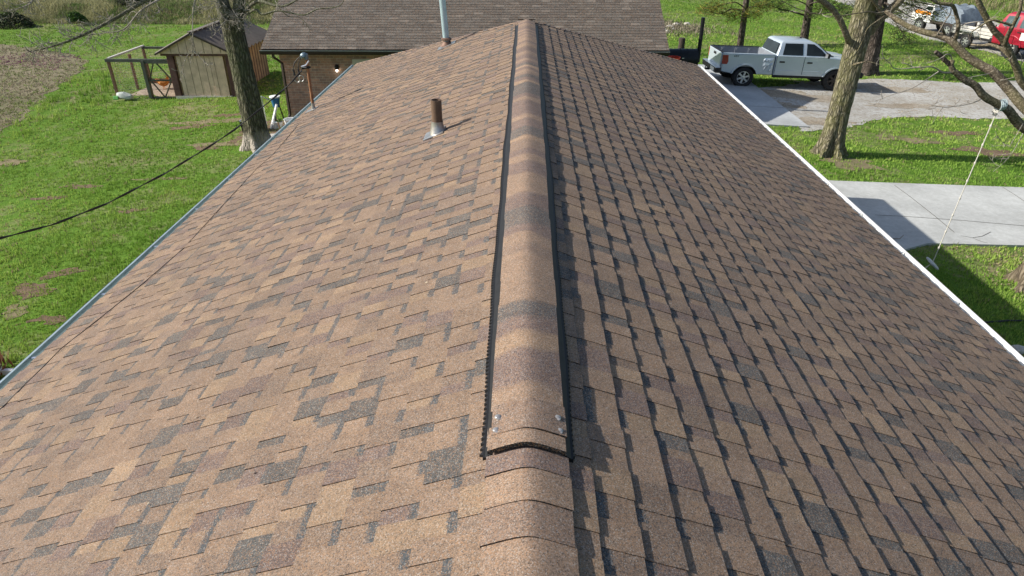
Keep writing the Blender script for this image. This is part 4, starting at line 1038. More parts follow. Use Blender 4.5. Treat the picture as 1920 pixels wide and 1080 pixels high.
limb('branch', [W_(1760, 134, 11), W_(1742, 146, 10.9), W_(1725, 157, 10.8), W_(1704, 168, 10.7), W_(1672, 178, 10.6), W_(1640, 190, 10.5)], .010, .003, MT['twig'], t4, 5, 57, 5, lmin=.1, rmin=.0042, lmax=.45)
limb('branch', [W_(1838, 187), W_(1820, 194, 11.1), W_(1795, 199, 11), W_(1770, 201, 10.9), W_(1745, 197, 10.8)], .010, .003, MT['twig'], t4, 5, 58, 5, lmin=.1, rmin=.0042, lmax=.5)
limb('branch', [W_(1768, 201, 10.9), W_(1758, 215, 10.8), W_(1748, 232, 10.7)], .006, .003, MT['twig'], t4, 5, 59, 4, lmin=.1, rmin=.0042, lmax=.35)
B = limb('limb', [Vector((9.84, 11.5, 2.6)), W_(1965, 232, 11.6), W_(1920, 200, 11.8), W_(1890, 165, 12), W_(1862, 135, 12.1), W_(1838, 122, 12.2), W_(1812, 105, 12.3), W_(1785, 78, 12.4), W_(1765, 68, 12.5), W_(1740, 62, 12.6), W_(1705, 50, 12.8), W_(1675, 32, 13.0), W_(1660, 20, 13.1)], .095, .036, MT['limbS'], t4, 12, 61, 1.3, lmin=.15, rmin=.0042, lmax=.5)
C_ = limb('limb', [Vector((9.88, 11.6, 3.3)), W_(1960, 172, 11.2), W_(1920, 160, 11.2), W_(1905, 125, 11.2), W_(1893, 98, 11.2), W_(1880, 75, 11.2), W_(1862, 55, 11.2), W_(1845, 25, 11.2), W_(1833, -2, 11.2), W_(1825, -40, 11.2)], .06, .036, MT['limbS'], t4, 12, 62, 1.6, lmin=.15, rmin=.0042, lmax=.6)
limb('branch', [W_(1884, 86, 11.2), W_(1888, 70, 11.1), W_(1897, 52, 11.0), W_(1900, 46, 11), W_(1912, 20, 10.9), W_(1916, -10, 10.9)], .035, .022, MT['limbS'], t4, 9, 63, 2.0, rmin=.0042, lmax=.4)
limb('branch', [W_(1898, 48, 11.0), W_(1880, 42, 11), W_(1858, 38, 11), W_(1840, 48, 11.1), W_(1822, 60, 11.1)], .020, .008, MT['limbS'], t4, 7, 64, 3.0, rmin=.0042, lmax=.4)
limb('branch', [W_(1893, 104, 11.3), W_(1878, 92, 11.4), W_(1858, 84, 11.5), W_(1842, 85, 11.6), W_(1820, 84, 11.7)], .034, .016, MT['limbS'], t4, 8, 65, 1.5, rmin=.0042, lmax=.4)
limb('branch', [W_(1790, 76, 12.4), W_(1797, 50, 12.3), W_(1793, 28, 12.3), W_(1785, 10, 12.2), W_(1760, 6, 12.2), W_(1745, -4, 12.2), W_(1725, -20, 12.1)], .035, .025, MT['limbS'], t4, 9, 66, 2.0, rmin=.0042, lmax=.5)
limb('branch', [W_(1772, 66, 12.5), W_(1768, 56, 12.4), W_(1764, 48, 12.4)], .022, .016, MT['limbS'], t4, 7, 67)
limb('branch', [W_(1757, 66, 12.5), W_(1772, 40, 12.3), W_(1782, 25, 12.2), W_(1783, 15, 12.2)], .012, .008, MT['twig'], t4, 6, 68, 3, rmin=.0042, lmax=.4)
limb('branch', [W_(1798, 50, 12.3), W_(1820, 42, 12.1), W_(1850, 40, 12)], .008, .004, MT['twig'], t4, 5, 69, 3, rmin=.0042, lmax=.4)
limb('branch', [W_(1862, 136, 12.1), W_(1845, 140, 12), W_(1815, 146, 11.9), W_(1800, 152, 11.8)], .009, .004, MT['twig'], t4, 5, 70, 3, rmin=.0042, lmax=.3)
limb('branch', [W_(1918, 232, 11.2), W_(1900, 262, 11), W_(1890, 275, 10.9), W_(1872, 258, 10.8), W_(1866, 246, 10.8)], .006, .003, MT['twig'], t4, 5, 71, 3, rmin=.0042, lmax=.3)
limb('branch', [W_(1918, 250, 11.2), W_(1902, 280, 11), W_(1885, 302, 10.9), W_(1862, 322, 10.8)], .006, .003, MT['twig'], t4, 5, 72, 4, rmin=.0042, lmax=.4)
# pines beyond the truck
def needles(mb, c, rnd, n=46, r=.5, col=None):
    for _ in range(n):
        d = Vector((rnd.gauss(0, 1), rnd.gauss(0, 1), rnd.gauss(.25, .8))).normalized(); p = Vector(c)+Vector((rnd.uniform(-r, r), rnd.uniform(-r, r), rnd.uniform(-r*.5, r*.5)))
        s = d.orthogonal().normalized()*.014; e = p+d*rnd.uniform(.14, .28); k = rnd.uniform(.6, 1.4); cc = rnd.choice(col)
        mb.col = tuple(min(1, v*k) for v in cc); mb.add([p-s, p+s, e+s*.3, e-s*.3], [(0, 1, 2, 3)])
GREENS = [(0.09, 0.12, 0.02), (0.16, 0.15, 0.025), (0.055, 0.085, 0.02), (0.20, 0.17, 0.03)]
DGREEN = [(0.03, 0.055, 0.02), (0.05, 0.075, 0.02), (0.09, 0.10, 0.03)]
def pine(base, px_top, label, r, arms, seed, cols, rowY):
    rnd = random.Random(seed); root = empty('pine_tree', base, label, 'pine', 'pine trees beyond the truck')
    tp = atY(px_top[0], px_top[1], base.y); tall = tp+Vector((0, 0, 5.0))
    trunk_mesh(base, tall, r, r*.6, .08, n=16, rows=14, seed=seed).build('trunk', MT['barkP'], root, True, ang=80)
    fol = MB()
    for (pts, rr) in arms:
        path = curve([atY(*p) for p in pts], 5); mb = MB(); mb.tube(path, lerp_r(rr, .012, len(path)), 7)
        tw = random.Random(seed+int(pts[-1][0])); t = MB(); twigs(mb, path, .02, tw, 2.2, .2, .7)
        mb.build('branch', MT['barkP'], root, True, ang=70)
        for q in path[len(path)//2:]:
            if rnd.random() < .8: needles(fol, q+Vector((rnd.uniform(-.1, .1), 0, rnd.uniform(-.1, .2))), rnd, 60, .42, cols)
    for _ in range(42):
        h = rnd.uniform(.8, 5.0); a = rnd.uniform(0, 6.28); rad = rnd.uniform(.5, 3.2*(1-h/6.5))
        e = tp+Vector((math.cos(a)*rad, math.sin(a)*rad, h-.3*rad*.3))
        mb = fol; needles(fol, e, rnd, 60, .5, cols)
    bb = MB()
    for k in range(16):
        h = rnd.uniform(.6, 4.8); a = rnd.uniform(0, 6.28); rad = 2.8*(1-h/6.5)
        s_ = base.lerp(tall, ((tp.z-base.z)+h)/(tall.z-base.z)); e = tp+Vector((math.cos(a)*rad, math.sin(a)*rad, h-.1)); bb.tube([s_, s_.lerp(e, .5)+Vector((0, 0, .1)), e], [.05, .03, .012], 6)
    bb.build('upper_branches', MT['barkP'], root)
    fol.build('needles', MT['leaf'], root, nfix=False)
    return root
b1 = gp(1386, 97); Y = b1.y
pine(b1, (1397, -6), 'slim pine rising behind the truck bed with yellow green low boughs', .16, [
    ([(1393, 20, Y), (1372, 17, Y-.3), (1350, 26, Y-.6), (1322, 18, Y-.8)], .045), ([(1393, 12, Y), (1376, 4, Y-.4), (1345, 12, Y-.5), (1316, 16, Y-.6)], .03),
    ([(1394, 28, Y), (1384, 26, Y-.4), (1372, 32, Y-.6)], .02), ([(1393, 36, Y), (1404, 28, Y-.2), (1416, 22, Y-.3)], .015), ([(1394, 14, Y), (1420, 12, Y-.3), (1440, 8, Y-.4)], .03)], 3, GREENS, 0)
b2 = gp(1505, 84); Y = b2.y
pine(b2, (1514, -4), 'slim pine rising behind the truck cab with bare low boughs', .20, [
    ([(1507, 28, Y), (1486, 22, Y-.4), (1460, 16, Y-.7), (1430, 4, Y-1)], .05), ([(1512, 10, Y), (1535, 4, Y-.5), (1560, 20, Y-.8), (1585, 14, Y-1)], .05),
    ([(1508, 20, Y), (1525, 26, Y-.4), (1545, 12, Y-.8)], .03), ([(1512, 8, Y), (1490, 0, Y-.4), (1460, 4, Y-.8)], .03)], 17, DGREEN+GREENS[:1], 0)
# boughs of the dark tree behind the mossy one
fol = MB(); rnd = random.Random(77); Y = db.y
for pts, rr in (([(1650, 0, Y), (1668, 10, Y-.6), (1690, 22, Y-1.0), (1712, 34, Y-1.3)], .05), ([(1650, -14, Y), (1690, 4, Y-.6), (1728, 16, Y-1), (1758, 30, Y-1.3)], .05),
                ([(1655, 20, Y), (1672, 34, Y-.8), (1690, 58, Y-1.2), (1704, 76, Y-1.5)], .035), ([(1650, -20, Y), (1690, -6, Y-.6), (1730, 6, Y-1), (1775, 14, Y-1.3)], .05),
                ([(1644, 8, Y), (1622, 12, Y-.6), (1600, 20, Y-1.0), (1585, 26, Y-1.2)], .03)):
    path = curve([atY(*p) for p in pts], 5); mb = MB(); mb.tube(path, lerp_r(rr, .012, len(path)), 7); mb.build('branch', MT['barkP'], t3, True, ang=70)
    for q in path[len(path)//3:]:
        if rnd.random() < .75: needles(fol, q+Vector((rnd.uniform(-.2, .2), rnd.uniform(-.2, .2), rnd.uniform(-.25, .1))), rnd, 44, .36, DGREEN)
for _ in range(60):
    a = rnd.uniform(0, 6.28); h = rnd.uniform(.8, 5); rad = rnd.uniform(.4, 3*(1-h/6.5)); e = atY(1648, 0, Y)+Vector((math.cos(a)*rad, math.sin(a)*rad, h)); needles(fol, e, rnd, 50, .5, DGREEN)
fol.build('needles', MT['leaf'], t3, nfix=False)
#END_TREES
#BEGIN_VEHICLES
# ------------------------------------------------------------------ vehicles
def arch(cx, r, n=10, z0=0.0, flip=False):
    a0 = math.asin(max(-1, min(1, (z0-.42)/r))) if z0 else 0
    pts = [(cx-r*math.cos(a0+(math.pi-2*a0)*i/n), .42+r*math.sin(a0+(math.pi-2*a0)*i/n)) for i in range(n+1)]
    return pts
def wheel(parent, x, y, r, wd, side, bright=True, name='wheel'):
    """tyre with tread shoulders, dished rim with spokes; side is the outer side along y"""
    hub = empty(name, (x, y, r), parent=parent)
    t = MB(); h = wd/2
    t.lathe([(r*.60, -h*.8), (r*.78, -h), (r*.94, -h*.92), (r, -h*.7), (r, h*.7), (r*.94, h*.92), (r*.78, h), (r*.60, h*.8)], 32, axis='Y', close=True)
    for i in range(32):
        a = 2*math.pi*i/32; t.box((math.cos(a)*r*.995, (h*.35 if i % 2 else -h*.35), math.sin(a)*r*.995), (.035, h*.6, .05), Matrix.Rotation(-a, 3, 'Y'))
    t.build('tyre', MT['rubber'], hub, True, world=False)
    m = MB(); q = side
    m.m = 1
    m.lathe([(r*.62, -h*.7), (r*.62, h*.75), (r*.57, h*.78), (r*.55, h*.3), (r*.2, h*.15), (0, h*.15)] if q > 0 else [(r*.62, h*.7), (r*.62, -h*.75), (r*.57, -h*.78), (r*.55, -h*.3), (r*.2, -h*.15), (0, -h*.15)], 28, axis='Y')
    m.m = 0
    for k in range(6):
        a = 2*math.pi*k/6+.3; m.box((math.cos(a)*r*.32, q*h*.55, math.sin(a)*r*.32), (r*.55, h*.5, r*.17), Matrix.Rotation(-a, 3, 'Y'))
    m.lathe([(r*.16, q*h*.3), (r*.15, q*h*.85), (0, q*h*.88)], 14, axis='Y')
    m.lathe([(r*.62, q*h*.70), (r*.635, q*h*.8), (r*.58, q*h*.82), (r*.55, q*h*.6)], 28, axis='Y', close=True)
    m.build('rim', (MT['alu'], MT['black']) if bright else (MT['darkrim'], MT['black']), hub, True, world=False)
    return hub
MT['bedgrey'] = simple('grey_bed_paint', (0.22, 0.24, 0.27), 0.5, 0.2, 0.12, 5)
MT['darkrim'] = simple('rusty_dark_rim', (0.06, 0.05, 0.042), 0.6, 0.4, 0.5, 18)
def P(name, mb, mat, parent, bevel=0.0, smooth=False): return mb.build(name, mat, parent, smooth, bevel=bevel, world=False)
# --- silver crew cab pickup
ra = gp(1385, 161); fa = gp(1549, 167); mid = (ra+fa)/2
pk = empty('pickup_truck', (mid.x, mid.y+.62, gz(mid.x)+.01), 'silver crew cab pickup truck with dented bed side parked on the gravel', 'pickup truck', rz=R(4.0))
pk.rotation_euler = (0, math.atan(.04), R(3.0)); pk.scale = (.97, .95, .90)
HW = .97; XR, XF = -1.87, 1.87
body = MB()
lower = [(-.70, .56)]+[(1.30, .55)]+arch(XF, .52, 12, .56)+[(2.86, .58), (2.90, .75), (2.90, 1.06), (2.84, 1.18), (2.60, 1.27), (2.1, 1.33), (1.58, 1.38), (-.70, 1.38)]
body.prism(lower, -HW, HW); bd = P('body', body, MT['silver'], pk, .045)
def gh_ring(z):
    t = (z-1.36)/.60
    return dict(y=.93-.20*t, xr=-.66+.17*t, xf=1.57-.74*t)
g = MB(); rings = [1.36, 1.5, 1.7, 1.86, 1.92, 1.955]; vs = []; fs = []
for i, z in enumerate(rings):
    q = gh_ring(min(z, 1.90)); k = 0 if z < 1.9 else (.05 if z < 1.95 else .16)
    y = q['y']-k; a = q['xr']+k; b = q['xf']-k*1.4
    vs += [(a, -y, z), ((a+b)/2, -y, z+(.012 if i > 3 else 0)), (b, -y, z), (b+.05, 0, z), (b, y, z), ((a+b)/2, y, z+(.012 if i > 3 else 0)), (a, y, z), (a-.03, 0, z)]
for i in range(len(rings)-1):
    for j in range(8): fs.append((i*8+j, i*8+(j+1) % 8, (i+1)*8+(j+1) % 8, (i+1)*8+j))
fs.append(tuple((len(rings)-1)*8+j for j in range(8))); g.add(vs, fs); P('cab_roof', g, MT['silver'], pk, .02, True)
def side_pane(parent, pts, s, off=.006, name='window', mat='glass', gy=lambda z: .93-.20*(z-1.36)/.60):
    m = MB(); n = len(pts)
    a = [(x, s*(gy(z)+off), z) for x, z in pts]; b = [(x, s*(gy(z)+off-.02), z) for x, z in pts]
    m.add(a+b, [tuple(range(n)), tuple(range(2*n-1, n-1, -1))]+[(i, i+n, (i+1) % n+n, (i+1) % n) for i in range(n)])
    return P(name, m, MT[mat], parent)
for s in (-1, 1):
    for (x0, x1, wpts, nm) in ((-.66, .45, [(-.44, 1.41), (-.36, 1.86), (.36, 1.87), (.39, 1.41)], 'rear'), (.47, 1.42, [(.53, 1.41), (.52, 1.87), (.80, 1.86), (1.12, 1.66), (1.38, 1.41)], 'front')):
        m = MB(); m.prism([(x0, .64), (x1-(0 if nm == 'rear' else .17), .64), (x1-(0 if nm == 'rear' else .10), .9), (x1-.01, 1.375), (x0, 1.375)], s*(HW-.03), s*(HW+.006)); dr = P('door', m, MT['silver'], pk, .008)
        m = MB(); m.prism([(x0+.12, 1.10), (x0+.34, 1.10), (x0+.33, 1.16), (x0+.13, 1.16)], s*(HW), s*(HW+.035)); P('handle', m, MT['black'], dr, .008)
        m = MB(); m.box((x0, s*(HW+.0045), 1.0), (.014, .008, .75)); P('door_gap', m, MT['black'], dr)
        side_pane(dr, wpts, s, .008)
        m = MB(); m.box(((x0+x1)/2-.06, s*(HW+.006), .76), (x1-x0-.2, .02, .045)); P('rub_strip', m, MT['silver'], dr, .008)
    m = MB(); m.box((1.30, s*(HW+.16), 1.47), (.10, .24, .20)); m.box((1.30, s*(HW+.02), 1.42), (.06, .12, .06)); mr = P('mirror', m, MT['black'], pk, .03)
    m = MB(); m.box((1.245, s*(HW+.165), 1.47), (.012, .20, .16)); P('mirror_glass', m, MT['alu'], mr)
    m = MB(); m.prism(arch(XF, .56, 14, .56)+arch(XF, .50, 14, .56)[::-1], s*(HW-.02), s*(HW+.03)); P('wheel_arch', m, MT['silver'], pk, .008)
    m = MB(); m.box((.32, s*(HW-.06), .52), (2.0, .12, .10)); P('rocker_panel', m, MT['black'], pk, .01)
    m = MB(); m.box((2.86, s*.74, 1.0), (.10, .36, .22)); P('headlight', m, MT['glassmid'], pk, .03)
m = MB(); m.add([(1.61, -.82, 1.40), (1.61, .82, 1.40), (.94, .68, 1.885), (.94, -.68, 1.885)], [(0, 1, 2, 3)]); m.add([(1.59, -.82, 1.38), (1.59, .82, 1.38), (.92, .68, 1.87), (.92, -.68, 1.87)], [(3, 2, 1, 0)]); P('windshield', m, MT['glass'], pk)
m = MB(); m.add([(-.697, -.76, 1.43), (-.697, .76, 1.43), (-.575, .66, 1.84), (-.575, -.66, 1.84)], [(0, 3, 2, 1)]); m.add([(-.67, -.76, 1.43), (-.67, .76, 1.43), (-.55, .66, 1.84), (-.55, -.66, 1.84)], [(0, 1, 2, 3)]); P('rear_window', m, MT['glass'], pk)
m = MB(); m.box((1.66, 0, 1.395), (.12, 1.5, .02), Matrix.Rotation(R(6), 3, 'Y')); P('cowl', m, MT['black'], pk)
for s in (-1, 1): m = MB(); m.prism([(1.75, 1.345), (2.62, 1.255), (2.62, 1.285), (1.75, 1.385)], s*.42, s*.52); P('hood_ridge', m, MT['silver'], bd, .012)
m = MB(); m.tube([(.62, .2, 1.95), (.57, .2, 2.0)], [.05, .02], 10); P('roof_antenna', m, MT['black'], pk)
m = MB(); m.box((2.905, 0, .93), (.05, 1.1, .34)); gl_ = P('grille', m, MT['black'], pk, .01)
for z in (.82, .93, 1.04): m = MB(); m.box((2.935, 0, z), (.03, 1.1, .035)); P('grille_bar', m, MT['alu'], gl_, .006)
m = MB(); m.box((2.93, 0, .66), (.22, 1.92, .22)); P('front_bumper', m, MT['black'], pk, .04)
# bed: two walls, floor, headboard, tailgate
for s in (-1, 1):
    m = MB(); m.prism([(-2.83, .66)]+arch(XR, .54, 12, .58)+[(-.74, .57), (-.74, 1.40), (-2.83, 1.40)], s*(HW-.10), s*HW); bs = P('bed_side', m, MT['silver'], pk, .03)
    m = MB(); m.prism([(-2.76, .93), (-.80, .93), (-.80, 1.385), (-2.76, 1.385)], s*(HW-.106), s*(HW-.101)); P('bed_lining', m, MT['bedgrey'], bs)
    m = MB(); m.box((-1.78, s*(HW-.05), 1.405), (2.1, .11, .025)); P('bed_rail', m, MT['black'] if s > 0 else MT['silver'], bs, .008)
    m = MB(); m.prism(arch(XR, .58, 14, .58)+arch(XR, .52, 14, .58)[::-1], s*(HW-.02), s*(HW+.03)); P('wheel_arch', m, MT['silver'], bs, .008)
    for x in (-2.3, -1.72, -1.15):
        m = MB(); m.box((x, s*(HW-.115), 1.22), (.14, .03, .26)); m.box((x, s*(HW-.14), 1.29), (.05, .03, .06)); P('bed_stake', m, MT['bedgrey'] if 'bedgrey' in MT else MT['silver'], bs)
    m = MB(); m.prism([(-2.845, .96), (-2.63, .96), (-2.60, 1.08), (-2.63, 1.34), (-2.845, 1.34)], s*(HW-.06), s*(HW+.012)); P('tail_light', m, MT['taillight'], pk, .015)
# the dent: a creased patch on the near bed side
rr = random.Random(5)
m = MB(); n = 7; vs = []; fs = []
for i in range(n):
    for j in range(n):
        x = -1.20+.42*i/(n-1); z = .70+.58*j/(n-1); e = (0 if i in (0, n-1) or j in (0, n-1) else 1)
        vs.append((x+rr.uniform(-.03, .03)*e, -(HW+.002+e*rr.uniform(.0, .038)), z+rr.uniform(-.03, .03)*e))
for i in range(n-1):
    for j in range(n-1): fs.append((i*n+j, (i+1)*n+j, (i+1)*n+j+1, i*n+j+1))
m.add(vs, fs); m.m = 0; P('dented_panel', m, MT['silver'], pk)
m = MB(); m.box((-1.79, 0, .88), (2.1, 1.76, .06)); m.box((-1.87, .76, 1.0), (.9, .26, .22)); m.box((-1.87, -.76, 1.0), (.9, .26, .22)); P('bed_floor', m, MT['bedgrey'] if 'bedgrey' in MT else MT['silver'], pk, .02)
m = MB(); m.box((-.75, 0, 1.14), (.06, 1.78, .52)); P('bed_headboard', m, MT['bedgrey'], pk, .02)
m = MB(); m.box((-2.83, 0, 1.09), (.09, 1.66, .62)); tg = P('tailgate', m, MT['silver'], pk, .03)
m = MB(); m.box((-2.88, 0, 1.26), (.03, .30, .10)); P('handle', m, MT['black'], tg, .01)
m = MB(); m.box((-2.80, 0, 1.41), (.12, 1.66, .03)); P('tailgate_cap', m, MT['black'], tg, .01)
m = MB(); m.box((-2.95, 0, .68), (.22, 1.94, .22)); rb = P('rear_bumper', m, MT['darkrim'], pk, .04)
m = MB(); m.box((-2.96, 0, .80), (.2, 1.9, .02)); m.box((-2.95, -.5, .68), (.24, .5, .16)); P('step_pad', m, MT['alu'], rb, .008)
m = MB(); m.box((-3.10, 0, .56), (.2, .08, .08)); m.lathe([(.0, -.03), (.03, 0), (0, .03)], 10, (-3.18, 0, .64)); P('tow_hitch', m, MT['black'], pk)
m = MB(); m.box((0, 0, .66), (5.2, 1.3, .3)); m.tube([(XR, -.7, .42), (XR, .7, .42)], .07, 8); m.tube([(XF, -.7, .42), (XF, .7, .42)], .07, 8); P('chassis', m, MT['black'], pk)
for s in (-1, 1):
    wheel(pk, XR, s*.83, .42, .29, s, True); wheel(pk, XF, s*.83, .43, .29, s, False)
fc = bpy.data.curves.new('bed_badge', 'FONT'); fc.body = '4X4'; fc.size = .12; fc.extrude = .003; fc.shear = .35; fc.align_x = 'CENTER'
fo = bpy.data.objects.new('bed_badge', fc); COL.objects.link(fo); dg = bpy.context.evaluated_depsgraph_get(); me = bpy.data.meshes.new_from_object(fo.evaluated_get(dg)); bpy.data.objects.remove(fo)
bo = bpy.data.objects.new('bed_badge', me); COL.objects.link(bo); me.materials.clear(); me.materials.append(MT['black']); bo.parent = pk; bo.location = (-2.33, -HW-.003, 1.27); bo.rotation_euler = (R(90), 0, 0)
# --- red sport utility car on the far road
sc_ = gp(1905, 112); hd = math.atan2(-1.0, .42)
su = empty('sport_utility', (25.0, 34.2, gz(25)+.02), 'red sport utility car with a white door patch towing a trailer', 'car', rz=hd)
HS = .93
su.scale = (1.08, 1.08, 1.12)
m = MB(); m.prism([(-2.25, .5)]+arch(-1.35, .47, 12, .5)+arch(1.40, .47, 12, .5)+[(2.25, .5), (2.32, .8), (2.25, 1.06), (1.95, 1.14), (1.1, 1.20), (-2.22, 1.20), (-2.30, .9)], -HS, HS); P('body', m, MT['red'], su, .06)
m = MB(); vs = []; fs = []
for i, (z, a, b, y) in enumerate(((1.18, -2.20, 1.15, .88), (1.45, -2.12, .85, .82), (1.72, -2.0, .45, .74), (1.82, -1.85, .25, .62))):
    vs += [(a, -y, z), (b, -y, z), (b+.06, 0, z), (b, y, z), (a, y, z), (a-.04, 0, z)]
for i in range(3):
    for j in range(6): fs.append((i*6+j, i*6+(j+1) % 6, (i+1)*6+(j+1) % 6, (i+1)*6+j))
fs.append(tuple(18+j for j in range(6))); m.add(vs, fs); P('cabin', m, MT['red'], su, .03, True)
gy2 = lambda z: .88-.14*(z-1.18)/.54
for s in (-1, 1):
    for x0, x1, pts in ((-2.1, -1.28, [(-1.98, 1.25), (-1.90, 1.66), (-1.38, 1.68), (-1.36, 1.25)]), (-1.26, -.32, [(-1.22, 1.25), (-1.22, 1.68), (-.42, 1.68), (-.40, 1.25)]), (-.30, .78, [(-.28, 1.25), (-.28, 1.68), (.28, 1.66), (.78, 1.30), (.78, 1.25)])):
        m = MB(); m.prism([(x0, .58), (x1, .58), (x1, 1.19), (x0, 1.19)], s*(HS-.03), s*(HS+.008)); dr = P('door' if x0 > -2 else 'rear_quarter', m, MT['red'], su, .008)
        side_pane(dr, pts, s, .010, 'window', 'glassmid', gy2)
        if x0 > -2: m = MB(); m.box((x0+.16, s*(HS+.015), 1.08), (.18, .03, .04)); P('handle', m, MT['black'], dr)
    m = MB(); m.box((-.75, s*(HS+.011), .94), (.5, .012, .30)); P('white_patch', m, MT['white'], su)
    m = MB(); m.prism(arch(1.40, .52, 14, .5)+arch(1.40, .46, 14, .5)[::-1], s*(HS-.02), s*(HS+.035)); P('wheel_arch', m, MT['red'], su, .01)
    m = MB(); m.prism(arch(-1.35, .52, 14, .5)+arch(-1.35, .46, 14, .5)[::-1], s*(HS-.02), s*(HS+.035)); P('wheel_arch', m, MT['red'], su, .01)
    m = MB(); m.box((-2.24, s*.78, 1.02), (.14, .2, .30)); P('tail_light', m, MT['taillight'], su, .02)
    m = MB(); m.box((2.26, s*.68, .88), (.12, .34, .18)); P('headlight', m, MT['glassmid'], su, .03)
    m = MB(); m.box((.80, s*(HS+.13), 1.24), (.12, .20, .16)); P('mirror', m, MT['black'], su, .03)
    m = MB(); m.bar((-1.7, s*.55, 1.88), (.0, s*.55, 1.88), .04, .03); P('roof_rack', m, MT['black'], su)
    wheel(su, -1.35, s*.80, .39, .26, s, True); wheel(su, 1.40, s*.80, .39, .26, s, True)
m = MB(); m.add([(1.24, -.74, 1.22), (1.24, .74, 1.22), (.56, .62, 1.70), (.56, -.62, 1.70)], [(0, 1, 2, 3)]); m.add([(1.22, -.74, 1.20), (1.22, .74, 1.20), (.54, .62, 1.68), (.54, -.62, 1.68)], [(3, 2, 1, 0)]); P('windshield', m, MT['glass'], su)
m = MB(); m.box((2.30, 0, .6), (.2, 1.8, .2)); P('front_bumper', m, MT['black'], su, .04)
m = MB(); m.box((-2.30, 0, .6), (.2, 1.8, .2)); P('rear_bumper', m, MT['black'], su, .04)
m = MB(); m.box((0, 0, .5), (4.2, 1.3, .22)); P('chassis', m, MT['black'], su)
# --- board sided trailer behind it
tr = empty('utility_trailer', (23.95, 38.2, gz(24)+.02), 'low trailer with pale board sides hitched behind the red car', 'trailer', rz=math.atan2(-1.0, .30))
m = MB(); m.box((0, 0, .52), (2.6, 1.5, .10)); m.bar((1.3, -.5, .5), (2.3, 0, .48), .07, .07); m.bar((1.3, .5, .5), (2.3, 0, .48), .07, .07); P('frame', m, MT['black'], tr)
for s in (-1, 1):
    for z in (.66, .82, .98): m = MB(); m.box((0, s*.76, z), (2.5, .035, .13)); P('side_board', m, MT['palewood'], tr, .006)
    for x in (-1.2, 0, 1.2): m = MB(); m.box((x, s*.735, .80), (.07, .04, .54)); P('stake', m, MT['darktrim'], tr)
    m = MB(); m.prism([(-.55, .66), (-.42, .84), (.42, .84), (.55, .66), (.50, .66), (.40, .80), (-.40, .80), (-.50, .66)], s*.82, s*1.08); P('mudguard', m, MT['steel'], tr)
    wheel(tr, 0, s*.94, .33, .2, s, True)
for x in (1.27, -1.27): m = MB(); m.box((x, 0, .82), (.035, 1.5, .45)); P('end_board', m, MT['palewood'], tr)
# --- white and orange farm truck with a tarp covered load
fr = empty('farm_truck', (24.3, 42.6, gz(24)+.02), 'white and orange farm truck with a blue grey tarp over its load', 'truck', rz=math.atan2(1.0, -.18)); fr.scale = (.9, .9, .82)
m = MB(); m.prism([(.1, .75)]+[(.30, .70)]+arch(1.1, .5, 10, .7)+[(1.95, .7), (2.0, 1.1), (1.85, 1.35), (.95, 1.48), (.1, 1.48)], -.95, .95); P('body', m, MT['white'], fr, .06)
m = MB(); m.box((.95, 0, 1.30), (1.5, 1.93, .22)); P('orange_band', m, MT['orange'], fr, .02)
m = MB(); m.prism([(.12, 1.45), (1.1, 1.45), (.8, 1.82), (.2, 1.86)], -.86, .86); cb = P('cab', m, MT['white'], fr, .06)
for s in (-1, 1):
    m = MB(); m.prism([(.25, 1.52), (.98, 1.52), (.74, 1.76), (.28, 1.78)], s*.85, s*.875); P('window', m, MT['glass'], cb)
    wheel(fr, 1.1, s*.82, .45, .28, s, True); wheel(fr, -1.5, s*.82, .45, .28, s, True)
m = MB(); m.box((-1.1, 0, .85), (2.5, 1.9, .16)); m.box((0, 0, .68), (3.9, .9, .2)); P('flatbed', m, MT['darktrim'], fr)
m = MB(); vs = []; fs = []; n = 10; rr = random.Random(9)
for i in range(n+1):
    for j in range(n+1):
        u = i/n; v = j/n; ed = min(u, 1-u, v, 1-v); vs.append((-2.3+2.2*u, -.9+1.8*v, .94+(1.05+rr.uniform(-.12, .12))*min(1, ed*4.2)**.6))
for i in range(n):
    for j in range(n): fs.append((i*(n+1)+j, (i+1)*(n+1)+j, (i+1)*(n+1)+j+1, i*(n+1)+j+1))
m.add(vs, fs); P('tarp', m, MT['tarp'], fr, 0, True)
#END_VEHICLES
#BEGIN_SMALL
# ------------------------------------------------------------------ small things
# rope swing
top = atY(1873, 200, 11.3); st = Vector((top.x-.05, top.y, 0)); zz = atY(1748, 494, 11.3)
st = zz
sw = empty('rope_swing', st, 'white knotted rope swing with grey disc seat hanging from the crooked limb', 'swing')
path = [st.lerp(top, i/40)+Vector((0, 0, 0)) for i in range(41)]
m = MB(); m.tube(path, .0082, 8)
for k in range(1, 9):
    p = st.lerp(top, k/9.0); m.lathe([(0, -.03), (.014, -.02), (.018, 0), (.014, .02), (0, .03)], 8, p)
m.build('rope', MT['rope'], sw, True)
m = MB(); nr = 20; tx = atY(1875, 198, 11.3)
for k in range(4):
    c = atY(1872+k*3.2, 199-k*1.0, 11.3)
    m.tube([c+Vector((.02*math.sin(a)*0, math.cos(a)*.085, math.sin(a)*.085)) for a in [i*2*math.pi/14 for i in range(15)]], .011, 6)
m.build('limb_wrap', MT['gutgrey'], sw)
m = MB(); c = atY(1866, 212, 11.2)
rr = random.Random(2)
for k in range(7): m.tube([c+Vector((rr.uniform(-.045, .045), rr.uniform(-.05, .05), rr.uniform(-.035, .045))) for _ in range(4)], .013, 6)
m.build('knot', MT['rope'], sw, True)
rt = Matrix.Rotation(R(38), 3, 'Y') @ Matrix.Rotation(R(8), 3, 'X')
m = MB(); m.lathe([(0, -.02), (.12, -.02), (.15, -.008), (.15, .01), (.13, .022), (.05, .02), (0, .03)], 24); m.v = [tuple(rt @ Vector(p)+st) for p in m.v]; m.build('seat', MT['seat'], sw, True)
